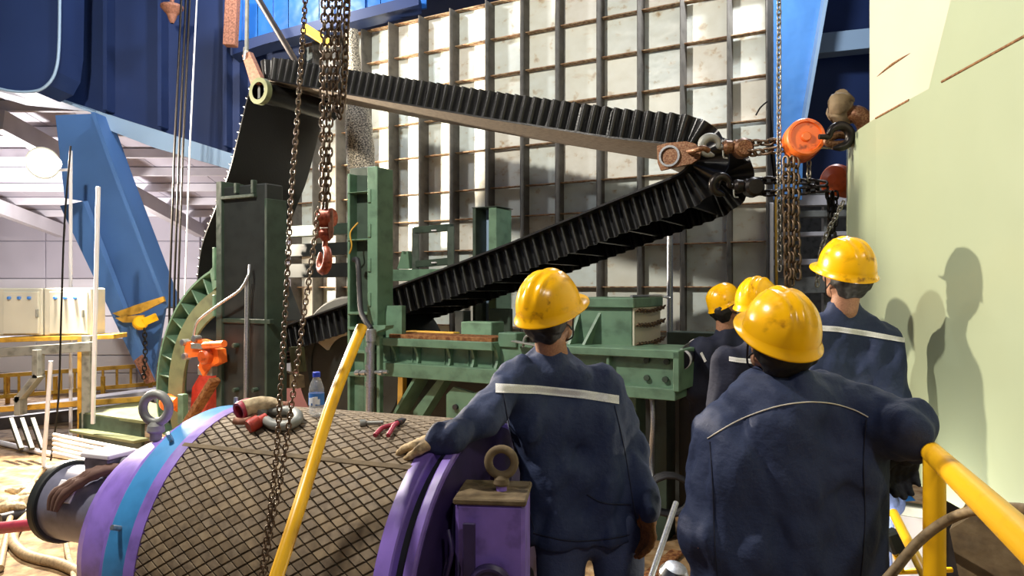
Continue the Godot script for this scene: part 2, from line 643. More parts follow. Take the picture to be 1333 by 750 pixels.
func helmet(parent: Node3D, c: Vector3, B: Basis, s: float, m: Material) -> void:   # c: middle of the rim plane
	var st := S()
	st.set_smooth_group(0)
	var NU := 56
	var NV := 16
	var rx := 0.118 * s
	var rz := 0.14 * s
	var ry := 0.142 * s
	var P := func(i: int, j: int, inner: float) -> Vector3:
		var th := TAU * (i % NU) / NU
		var ph := (PI / 2) * j / NV
		var e := Vector3(pow(absf(sin(ph)), 0.8) * cos(th) * rx, cos(ph) * ry, pow(absf(sin(ph)), 0.8) * sin(th) * rz)
		var lift := 0.0
		var ax := absf(e.x)
		if j < NV - 3:
			var fade := clampf((NV - 3 - j) / 3.0, 0.0, 1.0)
			lift += 0.0085 * exp(-pow(ax / (0.014 * s), 4.0)) * fade
			lift += 0.006 * exp(-pow((ax - 0.042 * s) / (0.009 * s), 4.0)) * fade * (1.0 if e.z > -0.06 * s else 0.4)
		var out := e + e.normalized() * (lift - inner)
		return c + B * out
	for i in NU:
		for j in NV:
			if j == 0: tri(st, P.call(0, 0, 0), P.call(i + 1, 1, 0), P.call(i, 1, 0))
			else: q(st, P.call(i, j, 0), P.call(i + 1, j, 0), P.call(i + 1, j + 1, 0), P.call(i, j + 1, 0))
			if j == 0: tri(st, P.call(0, 0, 0.004), P.call(i, 1, 0.004), P.call(i + 1, 1, 0.004))
			else: q(st, P.call(i, j + 1, 0.004), P.call(i + 1, j + 1, 0.004), P.call(i + 1, j, 0.004), P.call(i, j, 0.004))
	obj("shell", st, m, parent)
	st = S()
	st.set_smooth_group(0)
	var rim := func(i: int, k: int) -> Vector3:    # cross-section of the brim, all round; the visor is long in front
		var th := TAU * (i % NU) / NU
		var front := pow(maxf(-sin(th), 0.0), 2.2)
		var reach := (0.012 + 0.042 * front) * s
		var drop := (0.016 - 0.01 * front + 0.012 * maxf(sin(th), 0.0)) * s
		var dirv := Vector3(cos(th), 0, sin(th))
		var base := Vector3(cos(th) * rx, 0, sin(th) * rz)
		var pts := [base + Vector3(0, 0.004, 0) + dirv * 0.001, base + Vector3(0, -drop * 0.6, 0) + dirv * reach * 0.35, base + Vector3(0, -drop, 0) + dirv * reach, base + Vector3(0, -drop - 0.005 * s, 0) + dirv * (reach + 0.001), base + Vector3(0, -drop - 0.005, 0) + dirv * (reach - 0.006), base + Vector3(0, -0.004, 0) - dirv * 0.005]
		return c + B * (pts[k] as Vector3)
	for i in NU:
		for k in 5: q(st, rim.call(i, k), rim.call(i + 1, k), rim.call(i + 1, k + 1), rim.call(i, k + 1))
	obj("brim", st, m, parent)
	st = S()
	var band := []
	for i in 28:
		var th := TAU * i / 28
		band.append(c + B * Vector3(cos(th) * 0.088 * s, -0.022 * s - 0.012 * maxf(sin(th), 0.0), sin(th) * 0.108 * s))
	tube(st, band, 0.011, 6, true)
	obj("headband", st, M.black_strap, parent)
	st = S()
	for sd in [-1.0, 1.0]:
		tube(st, smooth_path([c + B * Vector3(sd * 0.1 * s, -0.012, -0.02), c + B * Vector3(sd * 0.088, -0.07, -0.02), c + B * Vector3(sd * 0.062, -0.13, -0.04), c + B * Vector3(0.0, -0.165, -0.06)], 4), 0.0035, 5)
		tube(st, smooth_path([c + B * Vector3(sd * 0.085 * s, -0.012, 0.06), c + B * Vector3(sd * 0.088, -0.06, 0.01), c + B * Vector3(sd * 0.08, -0.09, -0.02)], 4), 0.0035, 5)
	obj("chin_strap", st, M.black_strap, parent)

func ray_strip(f: Field, top: Array, low: Array, off: float, per := 10) -> SurfaceTool:   # a band laid on a garment
	var st := S()
	st.set_smooth_group(0)
	var A := []
	var B := []
	for i in top.size() - 1:
		for k in per + (1 if i == top.size() - 2 else 0):
			var t := float(k) / per
			var a := Vector2(top[i][0], top[i][1]).lerp(Vector2(top[i + 1][0], top[i + 1][1]), t)
			var b := Vector2(low[i][0], low[i][1]).lerp(Vector2(low[i + 1][0], low[i + 1][1]), t)
			var col := []
			for r in 4:
				var p := a.lerp(b, r / 3.0)
				col.append(p)
			A.append(col)
	var hitp := func(p: Vector2, o: float) -> Vector3: return f.hit(EYE, Vector3((p.x - 666.5) / F, (375.0 - p.y) / F, -1), o)
	for i in A.size():
		var h := [hitp.call(A[i][0], off), hitp.call(A[i][1], off), hitp.call(A[i][2], off), hitp.call(A[i][3], off)]
		if not h.has(Vector3.INF): B.append(h)
	for i in B.size() - 1:
		for r in 3: q(st, B[i][r], B[i][r + 1], B[i + 1][r + 1], B[i + 1][r])
	# edges back to the cloth
	for i in B.size() - 1:
		for r in [0, 3]:
			var d0: Vector3 = (B[i][r] - EYE).normalized() * 0.012
			q(st, B[i][r], B[i + 1][r], B[i + 1][r] + d0, B[i][r] + d0)
	return st

func ray_seam(f: Field, pts: Array, r: float, off := 0.001, per := 8) -> SurfaceTool:
	var st := S()
	var P := []
	var raw := []
	for p in pts: raw.append(Vector3(p[0], p[1], 0))
	for p in smooth_path(raw, per):
		var h := f.hit(EYE, Vector3((p.x - 666.5) / F, (375.0 - p.y) / F, -1), off)
		if h != Vector3.INF: P.append(h)
	tube(st, P, r, 5)
	return st

func legs(parent: Node3D, hl: Vector3, hr: Vector3, kl: Vector3, kr: Vector3, al: Vector3, ar: Vector3, front: Vector3, cell: float) -> Field:
	var mid := (hl + hr) * 0.5
	var b := [[hl, hr, 0.102, 0.102], [hl + UP * 0.06, hr + UP * 0.06, 0.08, 0.08]]
	for t in [[hl, kl, al], [hr, kr, ar]]:
		b.append([t[0], t[1], 0.108, 0.078])
		b.append([t[1], t[2] + UP * 0.02, 0.073, 0.062])
	var f := Field.new(b, cell, 0.03)
	f.folds(fold, 0.014, Vector3(1.2, 0.6, 1.2))
	obj_fields("trousers", [f], M.trousers, parent)
	var bt := []
	for a in [al, ar]:
		var st := Field.new([[a + UP * 0.02, Vector3(a.x, FLOOR + 0.055, a.z), 0.052, 0.05], [Vector3(a.x, FLOOR + 0.045, a.z) - front * 0.04, Vector3(a.x, FLOOR + 0.04, a.z) + front * 0.15, 0.045, 0.04]], 0.009, 0.02)
		st.cut(Vector3(0, FLOOR + 0.002, 0), Vector3.DOWN)
		bt.append(st)
	for s in bt: obj_fields("boot", [s], M.black_strap, parent)
	return f

func limb(b: Array, p: Array, r: Array) -> void:
	for i in p.size() - 1: b.append([p[i], p[i + 1], r[i], r[i + 1]])

# ---------- the scene ----------
func _ready() -> void:
	rng.seed = 20240611
	fold.seed = 5
	fold.frequency = 5.5
	fold.fractal_octaves = 2
	crease.seed = 9
	crease.frequency = 4.6
	crease.fractal_type = FastNoiseLite.FRACTAL_RIDGED
	crease.fractal_octaves = 2
	var cam := Camera3D.new()
	cam.name = "camera"
	cam.position = EYE
	cam.fov = rad_to_deg(2.0 * atan(375.0 / F))
	cam.near = 0.05
	cam.far = 200.0
	add_child(cam)
	var we := WorldEnvironment.new()
	we.name = "surroundings"
	var env := Environment.new()
	env.background_mode = Environment.BG_COLOR
	env.background_color = Color(0.62, 0.66, 0.74)
	env.background_energy_multiplier = 0.27
	env.tonemap_mode = Environment.TONE_MAPPER_LINEAR
	env.tonemap_exposure = 1.08
	env.sdfgi_enabled = true
	env.ssao_enabled = true
	env.ssil_enabled = true
	we.environment = env
	add_child(we)
	spot("work_light_beam", at(57, 212, 8.0) + Vector3(0.2, 0, 0.16), Vector3(0.4, 1.0, -3.4), Color(1.0, 0.94, 0.85), 88.0, 0.12, 85.0)
	spot("high_work_light_beam", Vector3(-3.0, 5.0, -3.0), Vector3(0.2, 3.0, -8.0), Color(1.0, 0.97, 0.92), 30.0, 0.12, 78.0)
	lamp("shed_fill_omni", Vector3(-9.0, 2.4, -13.5), Color(1.0, 0.97, 0.97), 15.0, 0.25)  # added light without a fixture, to brighten the shed
	lamp("upper_bay_omni", Vector3(-2.6, 5.6, -7.8), Color(0.97, 0.98, 1.0), 5.0, 0.15)
	lamp("column_light_omni", Vector3(2.4, 5.2, -6.6), Color(0.97, 0.98, 1.0), 7.0, 0.15)
	lamp("rear_fill_omni", Vector3(1.4, 4.6, 1.6), Color(1.0, 0.97, 0.92), 6.0, 0.15)  # unseen fill light, added behind the camera to lift the near backs
	materials()
	shell()
	silo()
	tank()
	left_side()
	overhead()
	conveyor()
	frame_left()
	frame_middle()
	frame_right()
	drum()
	drum_top()
	hoists()
	workers()
	foreground()
	clutter()

func lamp(called: String, p: Vector3, c: Color, e: float, size: float) -> void:
	var l := OmniLight3D.new()
	l.name = called
	l.position = p
	l.light_color = c
	l.light_energy = e
	l.light_size = size
	l.omni_range = 60.0
	l.omni_attenuation = 2.0
	l.shadow_enabled = true
	add_child(l)

func spot(called: String, p: Vector3, to: Vector3, c: Color, e: float, size: float, angle: float) -> void:
	var l := SpotLight3D.new()
	l.name = called
	l.light_color = c
	l.light_energy = e
	l.light_size = size
	l.spot_range = 60.0
	l.spot_attenuation = 2.0
	l.spot_angle = angle
	l.spot_angle_attenuation = 0.35
	l.shadow_enabled = true
	add_child(l)
	l.look_at_from_position(p, to)

func materials() -> void:
	var grime := noise(0.012, [[0.0, 0.62], [0.45, 0.92], [1.0, 1.0]], 3, 5)
	var soft := noise(0.008, [[0.0, 0.9], [0.5, 0.97], [1.0, 1.0]], 7, 3, 256)
	var spots := noise(0.02, [[0.0, Color(0.62, 0.46, 0.32)], [0.16, Color(0.86, 0.78, 0.68)], [0.26, Color(0.95, 0.94, 0.92)], [1.0, 1.0]], 11, 5)
	var fine := noise(0.06, [[0.0, 0.72], [1.0, 1.0]], 21, 4)
	var rusty := noise(0.03, [[0.0, Color(0.45, 0.36, 0.3)], [0.4, Color(0.8, 0.62, 0.5)], [0.62, Color(1, 0.95, 0.9)], [1.0, 1.0]], 31, 5)
	var concrete := noise(0.02, [[0.0, Color(0.45, 0.38, 0.3)], [0.5, Color(0.85, 0.76, 0.64)], [1.0, 1.0]], 41, 5)
	var scuff := noise(0.02, [[0.0, Color(0.5, 0.42, 0.32)], [0.16, Color(0.86, 0.82, 0.76)], [0.28, 1.0], [1.0, 1.0]], 51, 4, 256)
	var weave := noise(0.25, [[0.0, 0.78], [1.0, 1.0]], 61, 2, 256)
	var dust := noise(0.02, [[0.0, Color(0.5, 0.46, 0.42)], [0.5, Color(0.85, 0.8, 0.74)], [1.0, Color(1, 0.97, 0.92)]], 71, 5)
	var b_fine := bump(0.05, 3.0, 81)
	var b_soft := bump(0.012, 6.0, 91, 3)
	var b_cloth := bump(0.02, 5.0, 95, 5)
	mat("floor", c8(176, 158, 130), 0.85, 0, concrete, 0.5, b_fine, 0.6)
	for i in 4: mat("plate%d" % i, [c8(232, 236, 226), c8(222, 230, 224), c8(230, 230, 220), c8(212, 224, 222)][i], [0.4, 0.34, 0.45, 0.36][i], 0.0, spots, 0.45 + 0.12 * i, b_soft, 0.25)
	mat("rib", c8(176, 160, 132), 0.7, 0, rusty, 1.0)
	mat("rib_dark", c8(104, 100, 94), 0.7, 0, grime, 1.0)
	mat("tank_green", c8(160, 171, 142), 0.3, 0, soft, 0.25, b_soft, 0.1)
	mat("tank_cream", c8(196, 191, 170), 0.45, 0, soft, 0.3, b_soft, 0.12)
	mat("weld", c8(140, 112, 74), 0.8, 0, rusty, 2.0)
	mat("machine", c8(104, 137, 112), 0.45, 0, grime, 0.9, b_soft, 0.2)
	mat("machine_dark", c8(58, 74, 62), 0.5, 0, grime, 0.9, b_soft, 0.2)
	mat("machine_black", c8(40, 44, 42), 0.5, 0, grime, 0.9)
	mat("olive", c8(112, 118, 84), 0.5, 0, grime, 0.8)
	mat("plank", c8(150, 112, 70), 0.8, 0, rusty, 1.5)
	mat("blue", c8(42, 112, 196), 0.35, 0, soft, 0.4, b_soft, 0.3)
	mat("blue_column", c8(74, 116, 176), 0.5, 0, soft, 0.4)
	mat("blue_deep", c8(30, 50, 96), 0.5, 0, soft, 0.4)
	mat("blue_bright", c8(92, 148, 214), 0.25, 0, soft, 0.4, b_soft, 0.5)
	mat("blue_pale", c8(150, 178, 206), 0.5, 0, soft, 0.4)
	mat("white_steel", c8(228, 226, 230), 0.5, 0, soft, 0.5)
	mat("cladding", c8(206, 202, 212), 0.6, 0, soft, 0.2)
	mat("cladding_light", c8(232, 230, 234), 0.6, 0, soft, 0.25)
	mat("cabinet", c8(206, 205, 190), 0.5, 0, soft, 0.6)
	mat("grey_steel", c8(150, 152, 146), 0.5, 0.2, grime, 1.0)
	mat("dark_steel", c8(62, 58, 60), 0.5, 0.3, grime, 1.0)
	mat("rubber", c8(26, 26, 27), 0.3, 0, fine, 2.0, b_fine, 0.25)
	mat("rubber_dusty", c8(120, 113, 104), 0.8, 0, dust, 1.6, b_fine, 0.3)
	mat("lagging", c8(146, 136, 120), 0.72, 0, dust, 2.2, b_fine, 0.35)
	mat("lagging_groove", c8(62, 56, 49), 0.9, 0, fine, 2.0)
	mat("purple", c8(142, 114, 206), 0.38, 0, grime, 1.2, b_soft, 0.15)
	mat("purple_dark", c8(58, 44, 92), 0.45, 0, grime, 1.2)
	mat("ring_blue", c8(66, 146, 208), 0.35, 0, grime, 0.8, b_soft, 0.15)
	mat("motor_grey", c8(132, 132, 152), 0.35, 0.3, grime, 1.0)
	mat("chain_rust", c8(124, 108, 92), 0.4, 0.55, dust, 6.0)
	mat("chain_dark", c8(48, 44, 42), 0.35, 0.7, fine, 4.0)
	mat("chain_bright", c8(170, 165, 155), 0.3, 0.8, fine, 4.0)
	mat("hook_red", c8(178, 96, 72), 0.45, 0.2, rusty, 3.0)
	mat("hook_rust", c8(128, 102, 78), 0.45, 0.5, rusty, 4.0)
	mat("hoist_orange", c8(244, 116, 40), 0.4, 0, scuff, 2.0)
	mat("orange_dark", c8(196, 84, 30), 0.45, 0, scuff, 2.0)
	mat("galvanised", c8(196, 198, 200), 0.28, 0.75, fine, 2.0)
	mat("yellow", c8(250, 190, 20), 0.35, 0, scuff, 0.6)
	mat("yellow_old", c8(206, 158, 52), 0.55, 0, grime, 1.0)
	mat("helmet", c8(252, 188, 4), 0.24, 0, scuff, 3.0)
	mat("navy", c8(44, 58, 94), 0.75, 0, weave, 3.5, b_cloth, 0.7)
	mat("navy_dark", c8(25, 31, 56), 0.8, 0, weave, 3.5, b_cloth, 0.7)
	mat("trousers", c8(66, 78, 112), 0.8, 0, weave, 3.5, b_cloth, 0.7)
	mat("reflective", c8(255, 254, 250), 0.3, 0, fine, 8.0)
	mat("piping", c8(214, 206, 190), 0.7)
	mat("black_strap", c8(30, 30, 34), 0.6)
	mat("hair", c8(24, 20, 18), 0.6)
	mat("skin", c8(190, 138, 108), 0.55, 0, fine, 3.0)
	mat("glove_cream", c8(206, 188, 152), 0.85, 0, dust, 5.0, b_cloth, 0.8)
	mat("glove_brown", c8(150, 104, 52), 0.85, 0, dust, 5.0, b_cloth, 0.8)
	mat("glove_dark", c8(48, 54, 72), 0.85, 0, dust, 5.0, b_cloth, 0.6)
	mat("hose", c8(176, 160, 128), 0.6, 0, dust, 3.0)
	mat("red", c8(196, 62, 46), 0.5, 0, grime, 2.0)
	mat("red_pipe", c8(170, 48, 72), 0.5, 0, grime, 2.0)
	mat("leather", c8(164, 116, 98), 0.75, 0, dust, 3.0)
	mat("rag", c8(214, 204, 178), 0.9, 0, dust, 3.0, b_cloth, 1.0)
	mat("tarp", c8(126, 114, 90), 0.8, 0, dust, 1.0, b_cloth, 0.5)
	mat("wrap", c8(190, 180, 158), 0.6, 0, noise(0.11, [[0.0, 0.12], [0.45, 0.4], [0.55, 1.0], [1.0, 1.0]], 99, 2, 256), 1.6, b_fine, 1.5)
	mat("purple_cloth", c8(96, 70, 60), 0.8)
	mat("cap_blue", c8(40, 66, 190), 0.4)
	mat("label_blue", c8(60, 120, 200), 0.4)
	mat("label_white", c8(236, 240, 246), 0.4)
	var g := mat("clear_plastic", Color(0.96, 0.98, 1.0, 0.12), 0.08)
	g.transparency = BaseMaterial3D.TRANSPARENCY_ALPHA
	var wt := mat("water", Color(0.9, 0.96, 1.0, 0.1), 0.02)
	wt.transparency = BaseMaterial3D.TRANSPARENCY_ALPHA
	var gl := mat("lamp_glow", Color.WHITE, 0.5)
	gl.emission_enabled = true
	gl.emission = Color(1.0, 0.95, 0.86)
	gl.emission_energy_multiplier = 10.0

# ---------- setting ----------
func shell() -> void:
	var st := S()
	bx(st, Transform3D(Basis(), Vector3(-2, FLOOR - 0.1, -8)), Vector3(34, 0.2, 30), 0.01)
	struct("floor", st, M.floor)
	st = S()
	bx(st, Transform3D(Basis(), Vector3(-2, 8.1, -8)), Vector3(34, 0.2, 30), 0.01)
	struct("ceiling", st, M.blue_deep)
	# the far cladding of the shed on the left, in sheets
	var wall := Node3D.new()
	wall.name = "wall_back"
	wall.set_meta("kind", "structure")
	add_child(wall)
	st = S()
	bx(st, Transform3D(Basis(), Vector3(-2, 4.0, -18.3)), Vector3(34, 8.3, 0.2), 0.01)
	obj("backing", st, M.cladding, wall)
	for row in 5:
		for k in 9:
			st = S()
			bx(st, Transform3D(Basis(), Vector3(-16.2 + k * 1.9, 0.5 + row * 0.92, -18.14 + rng.randf_range(-0.01, 0.01))), Vector3(1.87, 0.9, 0.1), 0.012)
			obj("cladding_sheet", st, M.cladding_light if row < 2 else M.cladding, wall)
	var low := Node3D.new()
	low.name = "wall_left"
	low.set_meta("kind", "structure")
	add_child(low)
	st = S()
	bx(st, Transform3D(Basis(), Vector3(-7.2, 0.34, -12.6)), Vector3(8.6, 0.92, 0.16), 0.01)
	obj("backing", st, M.cladding, low)
	for row in 3:
		for k in 5:
			st = S()
			bx(st, Transform3D(Basis(), Vector3(-10.6 + k * 1.7, 0.06 + row * 0.3, -12.5 + rng.randf_range(-0.006, 0.006))), Vector3(1.68, 0.285, 0.05), 0.008)
			obj("cladding_sheet", st, M.cladding_light, low)
	# shed roof: sheeting with purlins and rafters, running towards us and up
	var roof := Node3D.new()
	roof.name = "ceiling_shed"
	roof.set_meta("kind", "structure")
	add_child(roof)
	for k in 22:
		st = S()
		var x := -17.0 + k * 0.75
		bar(st, Vector3(x, 3.42, -18.1), Vector3(x, 4.55, -10.8), 0.74, 0.06)
		obj("roof_sheet", st, M.cladding, roof)
	for k in 7:
		st = S()
		var zz := -17.4 + k * 1.05
		bar(st, Vector3(-17.2, 3.3 + 0.1548 * (zz + 18.1), zz), Vector3(-0.9, 3.3 + 0.1548 * (zz + 18.1), zz), 0.1, 0.16)
		obj("purlin", st, M.white_steel, roof)
	for k in 4:
		st = S()
		var x := -14.4 + k * 3.4
		bar(st, Vector3(x, 3.04, -18.0), Vector3(x, 4.14, -10.9), 0.18, 0.3)
		obj("rafter", st, M.white_steel, roof)

func silo() -> void:
	var root := Node3D.new()
	root.name = "wall_rear"
	root.set_meta("kind", "structure")
	add_child(root)
	var WD := 7.4
	var cols := [392.0, 420.0, 450.0, 483.0, 518.0, 557.0, 597.0, 643.0, 688.0, 733.0, 786.0, 838.0, 893.0, 953.0, 1003.0]
	var rows := []
	for py in [560.0, 497.0, 434.0, 373.5, 316.0, 267.0, 222.0, 162.0, 106.0, 50.0, -6.0, -62.0]: rows.append(mp(953, py, WD).y)
	var al := []
	for c in cols: al.append(mp(c, 375, WD).dot(RA))
	var base := WA * WD
	var st := S()
	var a0: float = al[0]
	var a1: float = al[-1]
	bx(st, Transform3D(Basis(RA, UP, -WA), RA * (a0 + a1) * 0.5 + WA * (WD + 0.1) + UP * (rows[0] + rows[-1]) * 0.5), Vector3(a1 - a0, rows[-1] - rows[0], 0.12), 0.01)
	obj("backing_plate", st, M.rib_dark, root)
	for i in cols.size() - 1:
		for j in rows.size() - 1:
			st = S()
			var B := Basis(RA, UP, -WA).rotated(UP, rng.randf_range(-0.012, 0.012)).rotated(RA, rng.randf_range(-0.012, 0.012))
			bx(st, Transform3D(B, RA * (al[i] + al[i + 1]) * 0.5 + base + WA * 0.02 + UP * (rows[j] + rows[j + 1]) * 0.5), Vector3(al[i + 1] - al[i] - 0.004, rows[j + 1] - rows[j] - 0.004, 0.024), 0.003)
			obj("wall_plate", st, M["plate%d" % rng.randi_range(0, 3)], root)
	for i in cols.size():
		st = S()
		bx(st, Transform3D(Basis(RA, UP, -WA), RA * al[i] + base - WA * 0.09 + UP * (rows[0] + rows[-1]) * 0.5), Vector3(0.014, rows[-1] - rows[0], 0.2), 0.002)
		obj("upright_stiffener", st, M.rib_dark, root)
	for j in rows.size():
		st = S()
		bx(st, Transform3D(Basis(RA, UP, -WA), RA * (a0 + a1) * 0.5 + base - WA * 0.045 + UP * rows[j]), Vector3(a1 - a0, 0.012, 0.085), 0.002)
		obj("level_stiffener", st, M.rib, root)

func tank() -> void:
	var root := Node3D.new()
	root.name = "wall_right"
	root.set_meta("kind", "structure")
	add_child(root)
	var dir := Vector3(0.077, 0, -1).normalized()      # along the wall, away
	var nin := Vector3(-1, 0, -0.077).normalized()     # its face, into the room
	var P := func(z: float, y: float) -> Vector3: return Vector3(1.67 + 0.077 * z, y, -z)
	# lower body: flat side, round far corner
	var outl := []
	outl.append(P.call(0.6, 0))
	for e in [[4.01, 0.0], [4.3, 0.02], [4.6, 0.07], [4.82, 0.14], [4.93, 0.25], [4.97, 0.45], [4.98, 2.6]]: outl.append(P.call(e[0], 0) - nin * e[1])
	outl.append(P.call(0.6, 0) - nin * 3.0)
	var lower := []
	for p in outl: lower.append(Vector3(p.x, 0.71, p.z))
	var st := S()
	prism(st, lower, Vector3(0, 1.865, 0))
	obj("lower_body", st, M.tank_green, root)
	# upper body, set back a little and ending earlier
	var up := []
	var o2 := -nin * 0.05
	up.append(P.call(0.6, 2.575) + o2)
	up.append(P.call(4.2, 2.575) + o2)
	var c2: Vector3 = P.call(4.2, 2.575) + o2 - nin * 0.12
	for k in range(1, 7):
		var a := PI * 0.5 * k / 6
		up.append(c2 + nin * 0.12 * cos(a) + dir * 0.12 * sin(a))
	up.append(c2 + dir * 0.12 - nin * 2.4)
	up.append(P.call(0.6, 2.575) - nin * 3.0)
	st = S()
	prism(st, up, Vector3(0, 2.6, 0))
	obj("upper_body", st, M.tank_cream, root)
	st = S()   # a thin green layer over the cream body, with its slanting edge
	prism(st, [P.call(3.52, 2.56) + o2, P.call(3.2, 3.1) + o2, P.call(2.92, 3.2) + o2, P.call(2.7, 5.0) + o2, P.call(0.7, 5.0) + o2, P.call(0.7, 2.56) + o2], nin * 0.014)
	obj("green_plate", st, M.tank_green, root)
	st = S()
	for s in [[4.01, 3.62, 2.573], [3.3, 0.7, 2.573]]: tube(st, [P.call(s[0], s[2]), P.call(s[1], s[2])], 0.006, 6)
	obj("weld_seam", st, M.weld, root)
	for s in [[4.12, 3.72, 2.83], [3.36, 3.12, 2.86], [3.05, 2.86, 3.0], [3.9, 3.75, 3.3]]:
		st = S()
		tube(st, smooth_path([P.call(s[0], s[2]) + o2, P.call((s[0] + s[1]) * 0.5, s[2] + 0.008) + o2 + nin * 0.002, P.call(s[1], s[2] + 0.003) + o2], 4), [0.001, 0.003, 0.005, 0.006, 0.007, 0.006, 0.005, 0.003, 0.001], 5)
		obj("rust_seam", st, M.weld, root)
	# legs and skirt below
	st = S()
	prism(st, [P.call(0.6, 0.71) - nin * 0.5, P.call(4.3, 0.71) - nin * 0.5, P.call(4.3, 0.71) - nin * 0.6, P.call(0.6, 0.71) - nin * 0.6], Vector3(0, -0.83, 0))
	obj("skirt", st, M.dark_steel, root)
	# lug at the far corner, with a wrapped shackle
	var lug := thing("lifting_lug", "brown padded lifting lug with bent pipe at the green tank corner", "lug", at(1102, 165, 4.6))
	st = S()
	tube(st, smooth_path(rowz([[1104, 150, 4.55], [1118, 150, 4.5], [1128, 165, 4.5], [1126, 182, 4.5], [1135, 185, 4.45]], 4.5), 5), 0.055, 12)
	obj("bent_pipe", st, M.hook_rust, lug)
	st = S()
	tube(st, smooth_path(rowz([[1132, 172], [1112, 177], [1090, 176], [1076, 184], [1086, 188], [1110, 186], [1130, 182]], 4.5), 4), 0.024, 8)
	obj("eye_plate", st, M.hook_rust, lug)
	st = S()
	var pts := []
	for k in 9: pts.append(at(1094 + 3 * sin(k * 2.1), 124 + 4.6 * k, 4.56 + 0.03 * sin(k * 1.7)))
	tube(st, pts, [0.045, 0.075, 0.062, 0.078, 0.066, 0.074, 0.06, 0.058, 0.035], 11)
	obj("wrapping", st, M.tarp, lug)

func left_side() -> void:
	var st := S()
	# the glowing work light
	var lp := at(57, 212, 8.0)
	var w := thing("work_light", "glaring white floodlight at the left under the shed roof", "lamp", lp)
	st = S()
	lathe(st, lp + Vector3(-0.09, 0, -0.07), Vector3(0.78, 0, 0.62), [[0.0, 0.0], [0.1, 0.0], [0.17, 0.09], [0.175, 0.1], [0.16, 0.1], [0.1, 0.03], [0, 0.03]], 20)
	obj("reflector", st, M.grey_steel, w)
	st = S()
	ball(st, lp + Vector3(0.02, 0, 0.02), Vector3(0.165, 0.105, 0.1), Basis(UP, 0.67), 18, 10)
	obj("glowing_lens", st, M.lamp_glow, w)
	st = S()
	bar(st, at(92, 196, 8.45), Vector3(at(92, 330, 8.45).x, FLOOR, -8.45), 0.03, 0.03)
	bar(st, at(57, 222, 8.06), at(92, 221, 8.45), 0.03, 0.03)
	obj("bracket", st, M.white_steel, w)
	# slanting blue leg: two flanges and a web
	var leg := thing("slanted_column", "slanting blue steel column with yellow sling round it, far left", "column", at(150, 300, 9.0))
	st = S()
	dplate(st, [[72, 150], [120, 148], [148, 226], [214, 402], [198, 497], [188, 490], [108, 262], [84, 258]], 9.3, 0.06)
	obj("web", st, M.blue_column, leg)
	st = S()
	prism(st, rowz([[78, 268], [184, 492], [197, 497], [108, 262]], 9.0), Vector3(0.03, 0.01, -0.05))
	obj("flange", st, M.blue_column, leg)
	st = S()
	prism(st, rowz([[118, 146], [123, 146], [152, 226], [218, 399], [214, 402], [147, 228]], 9.0), Vector3(0, 0, -0.4))
	obj("flange", st, M.blue_column, leg)
	st = S()
	dplate(st, [[174, 470], [184, 462], [200, 497], [190, 500]], 8.98, 0.05)
	obj("primer_patch", st, M.leather, leg)
	var sling := thing("yellow_sling", "yellow webbing sling wrapped round the slanting blue column", "sling", at(180, 405, 8.9))
	st = S()
	prism(st, rowz([[146, 408], [158, 413], [182, 408], [214, 392], [212, 386], [180, 396]], 8.92), Vector3(0, 0, -0.04))
	obj("upper_band", st, M.yellow_old, sling)
	st = S()
	prism(st, rowz([[150, 414], [160, 420], [190, 420], [186, 410], [160, 412]], 8.9), Vector3(0, 0, -0.04))
	obj("lower_band", st, M.yellow_old, sling)
	var yh := thing("small_hoist", "small round yellow hoist hanging at the slanting blue column", "hoist", at(186, 418, 8.8))
	st = S()
	lathe(st, at(181, 422, 8.92), Vector3(0.7, 0.35, 0.7), [[0, 0], [0.07, 0], [0.085, 0.02], [0.085, 0.07], [0.07, 0.09], [0, 0.09]], 18)
	obj("housing", st, M.yellow, yh)
	st = S()
	bar(st, at(186, 420, 8.88), at(204, 412, 8.98), 0.06, 0.09)
	obj("hook_block", st, M.yellow, yh)
	chain(yh, [at(188, 428, 8.85), at(189, 460, 8.85), at(187, 492, 8.85)], 0.05, 0.0083, 0.0580, M.chain_dark)
	# control cabinets on their rail
	for k in 2:
		var px := 0.0 if k == 0 else 60.0
		var cb := thing("control_cabinet", ["pale control cabinet at the left edge, left one of two on the rail", "pale control cabinet right of its twin, nearer the blue column"][k], "cabinet", at(px + 28, 438, 8.0), "control cabinets on the rail")
		st = S()
		var a := at(px - 3 + k * 0.0, 437, 8.0)
		var b := at(px + 55 + k * 4, 375, 8.0)
		bx(st, Transform3D(Basis(), (a + b) * 0.5 + Vector3(0, 0, -0.14)), Vector3(b.x - a.x, b.y - a.y, 0.28), 0.012)
		obj("body", st, M.cabinet, cb)
		st = S()
		bx(st, Transform3D(Basis(), (a + b) * 0.5 + Vector3(0.02, -0.01, 0.01)), Vector3(b.x - a.x - 0.1, b.y - a.y - 0.06, 0.025), 0.006)
		var door := obj("door", st, M.cabinet, cb)
		for j in 3:
			st = S()
			lathe(st, at(px + 12 + j * 13, 388, 7.97), Vector3(0, 0, 1), [[0.018, -0.02], [0.018, 0.015], [0.012, 0.02], [0, 0.02]], 10)
			obj("indicator", st, M.label_blue, door)
		st = S()
		bx(st, Transform3D(Basis(), at(px + 48, 408, 7.97)), Vector3(0.02, 0.09, 0.03), 0.004)
		obj("handle", st, M.grey_steel, door)
	var rack := thing("cabinet_rack", "yellow and grey steel rack carrying the two control cabinets", "rack", Vector3(-5.0, FLOOR, -8.1))
	st = S()
	bar(st, at(-30, 443, 8.05), at(157, 437, 8.15), 0.32, 0.05)
	obj("shelf_rail", st, M.yellow_old, rack)
	st = S()
	bar(st, at(-30, 461, 7.9), at(120, 451, 7.9), 0.08, 0.1)
	obj("grey_channel", st, M.grey_steel, rack)
	st = S()
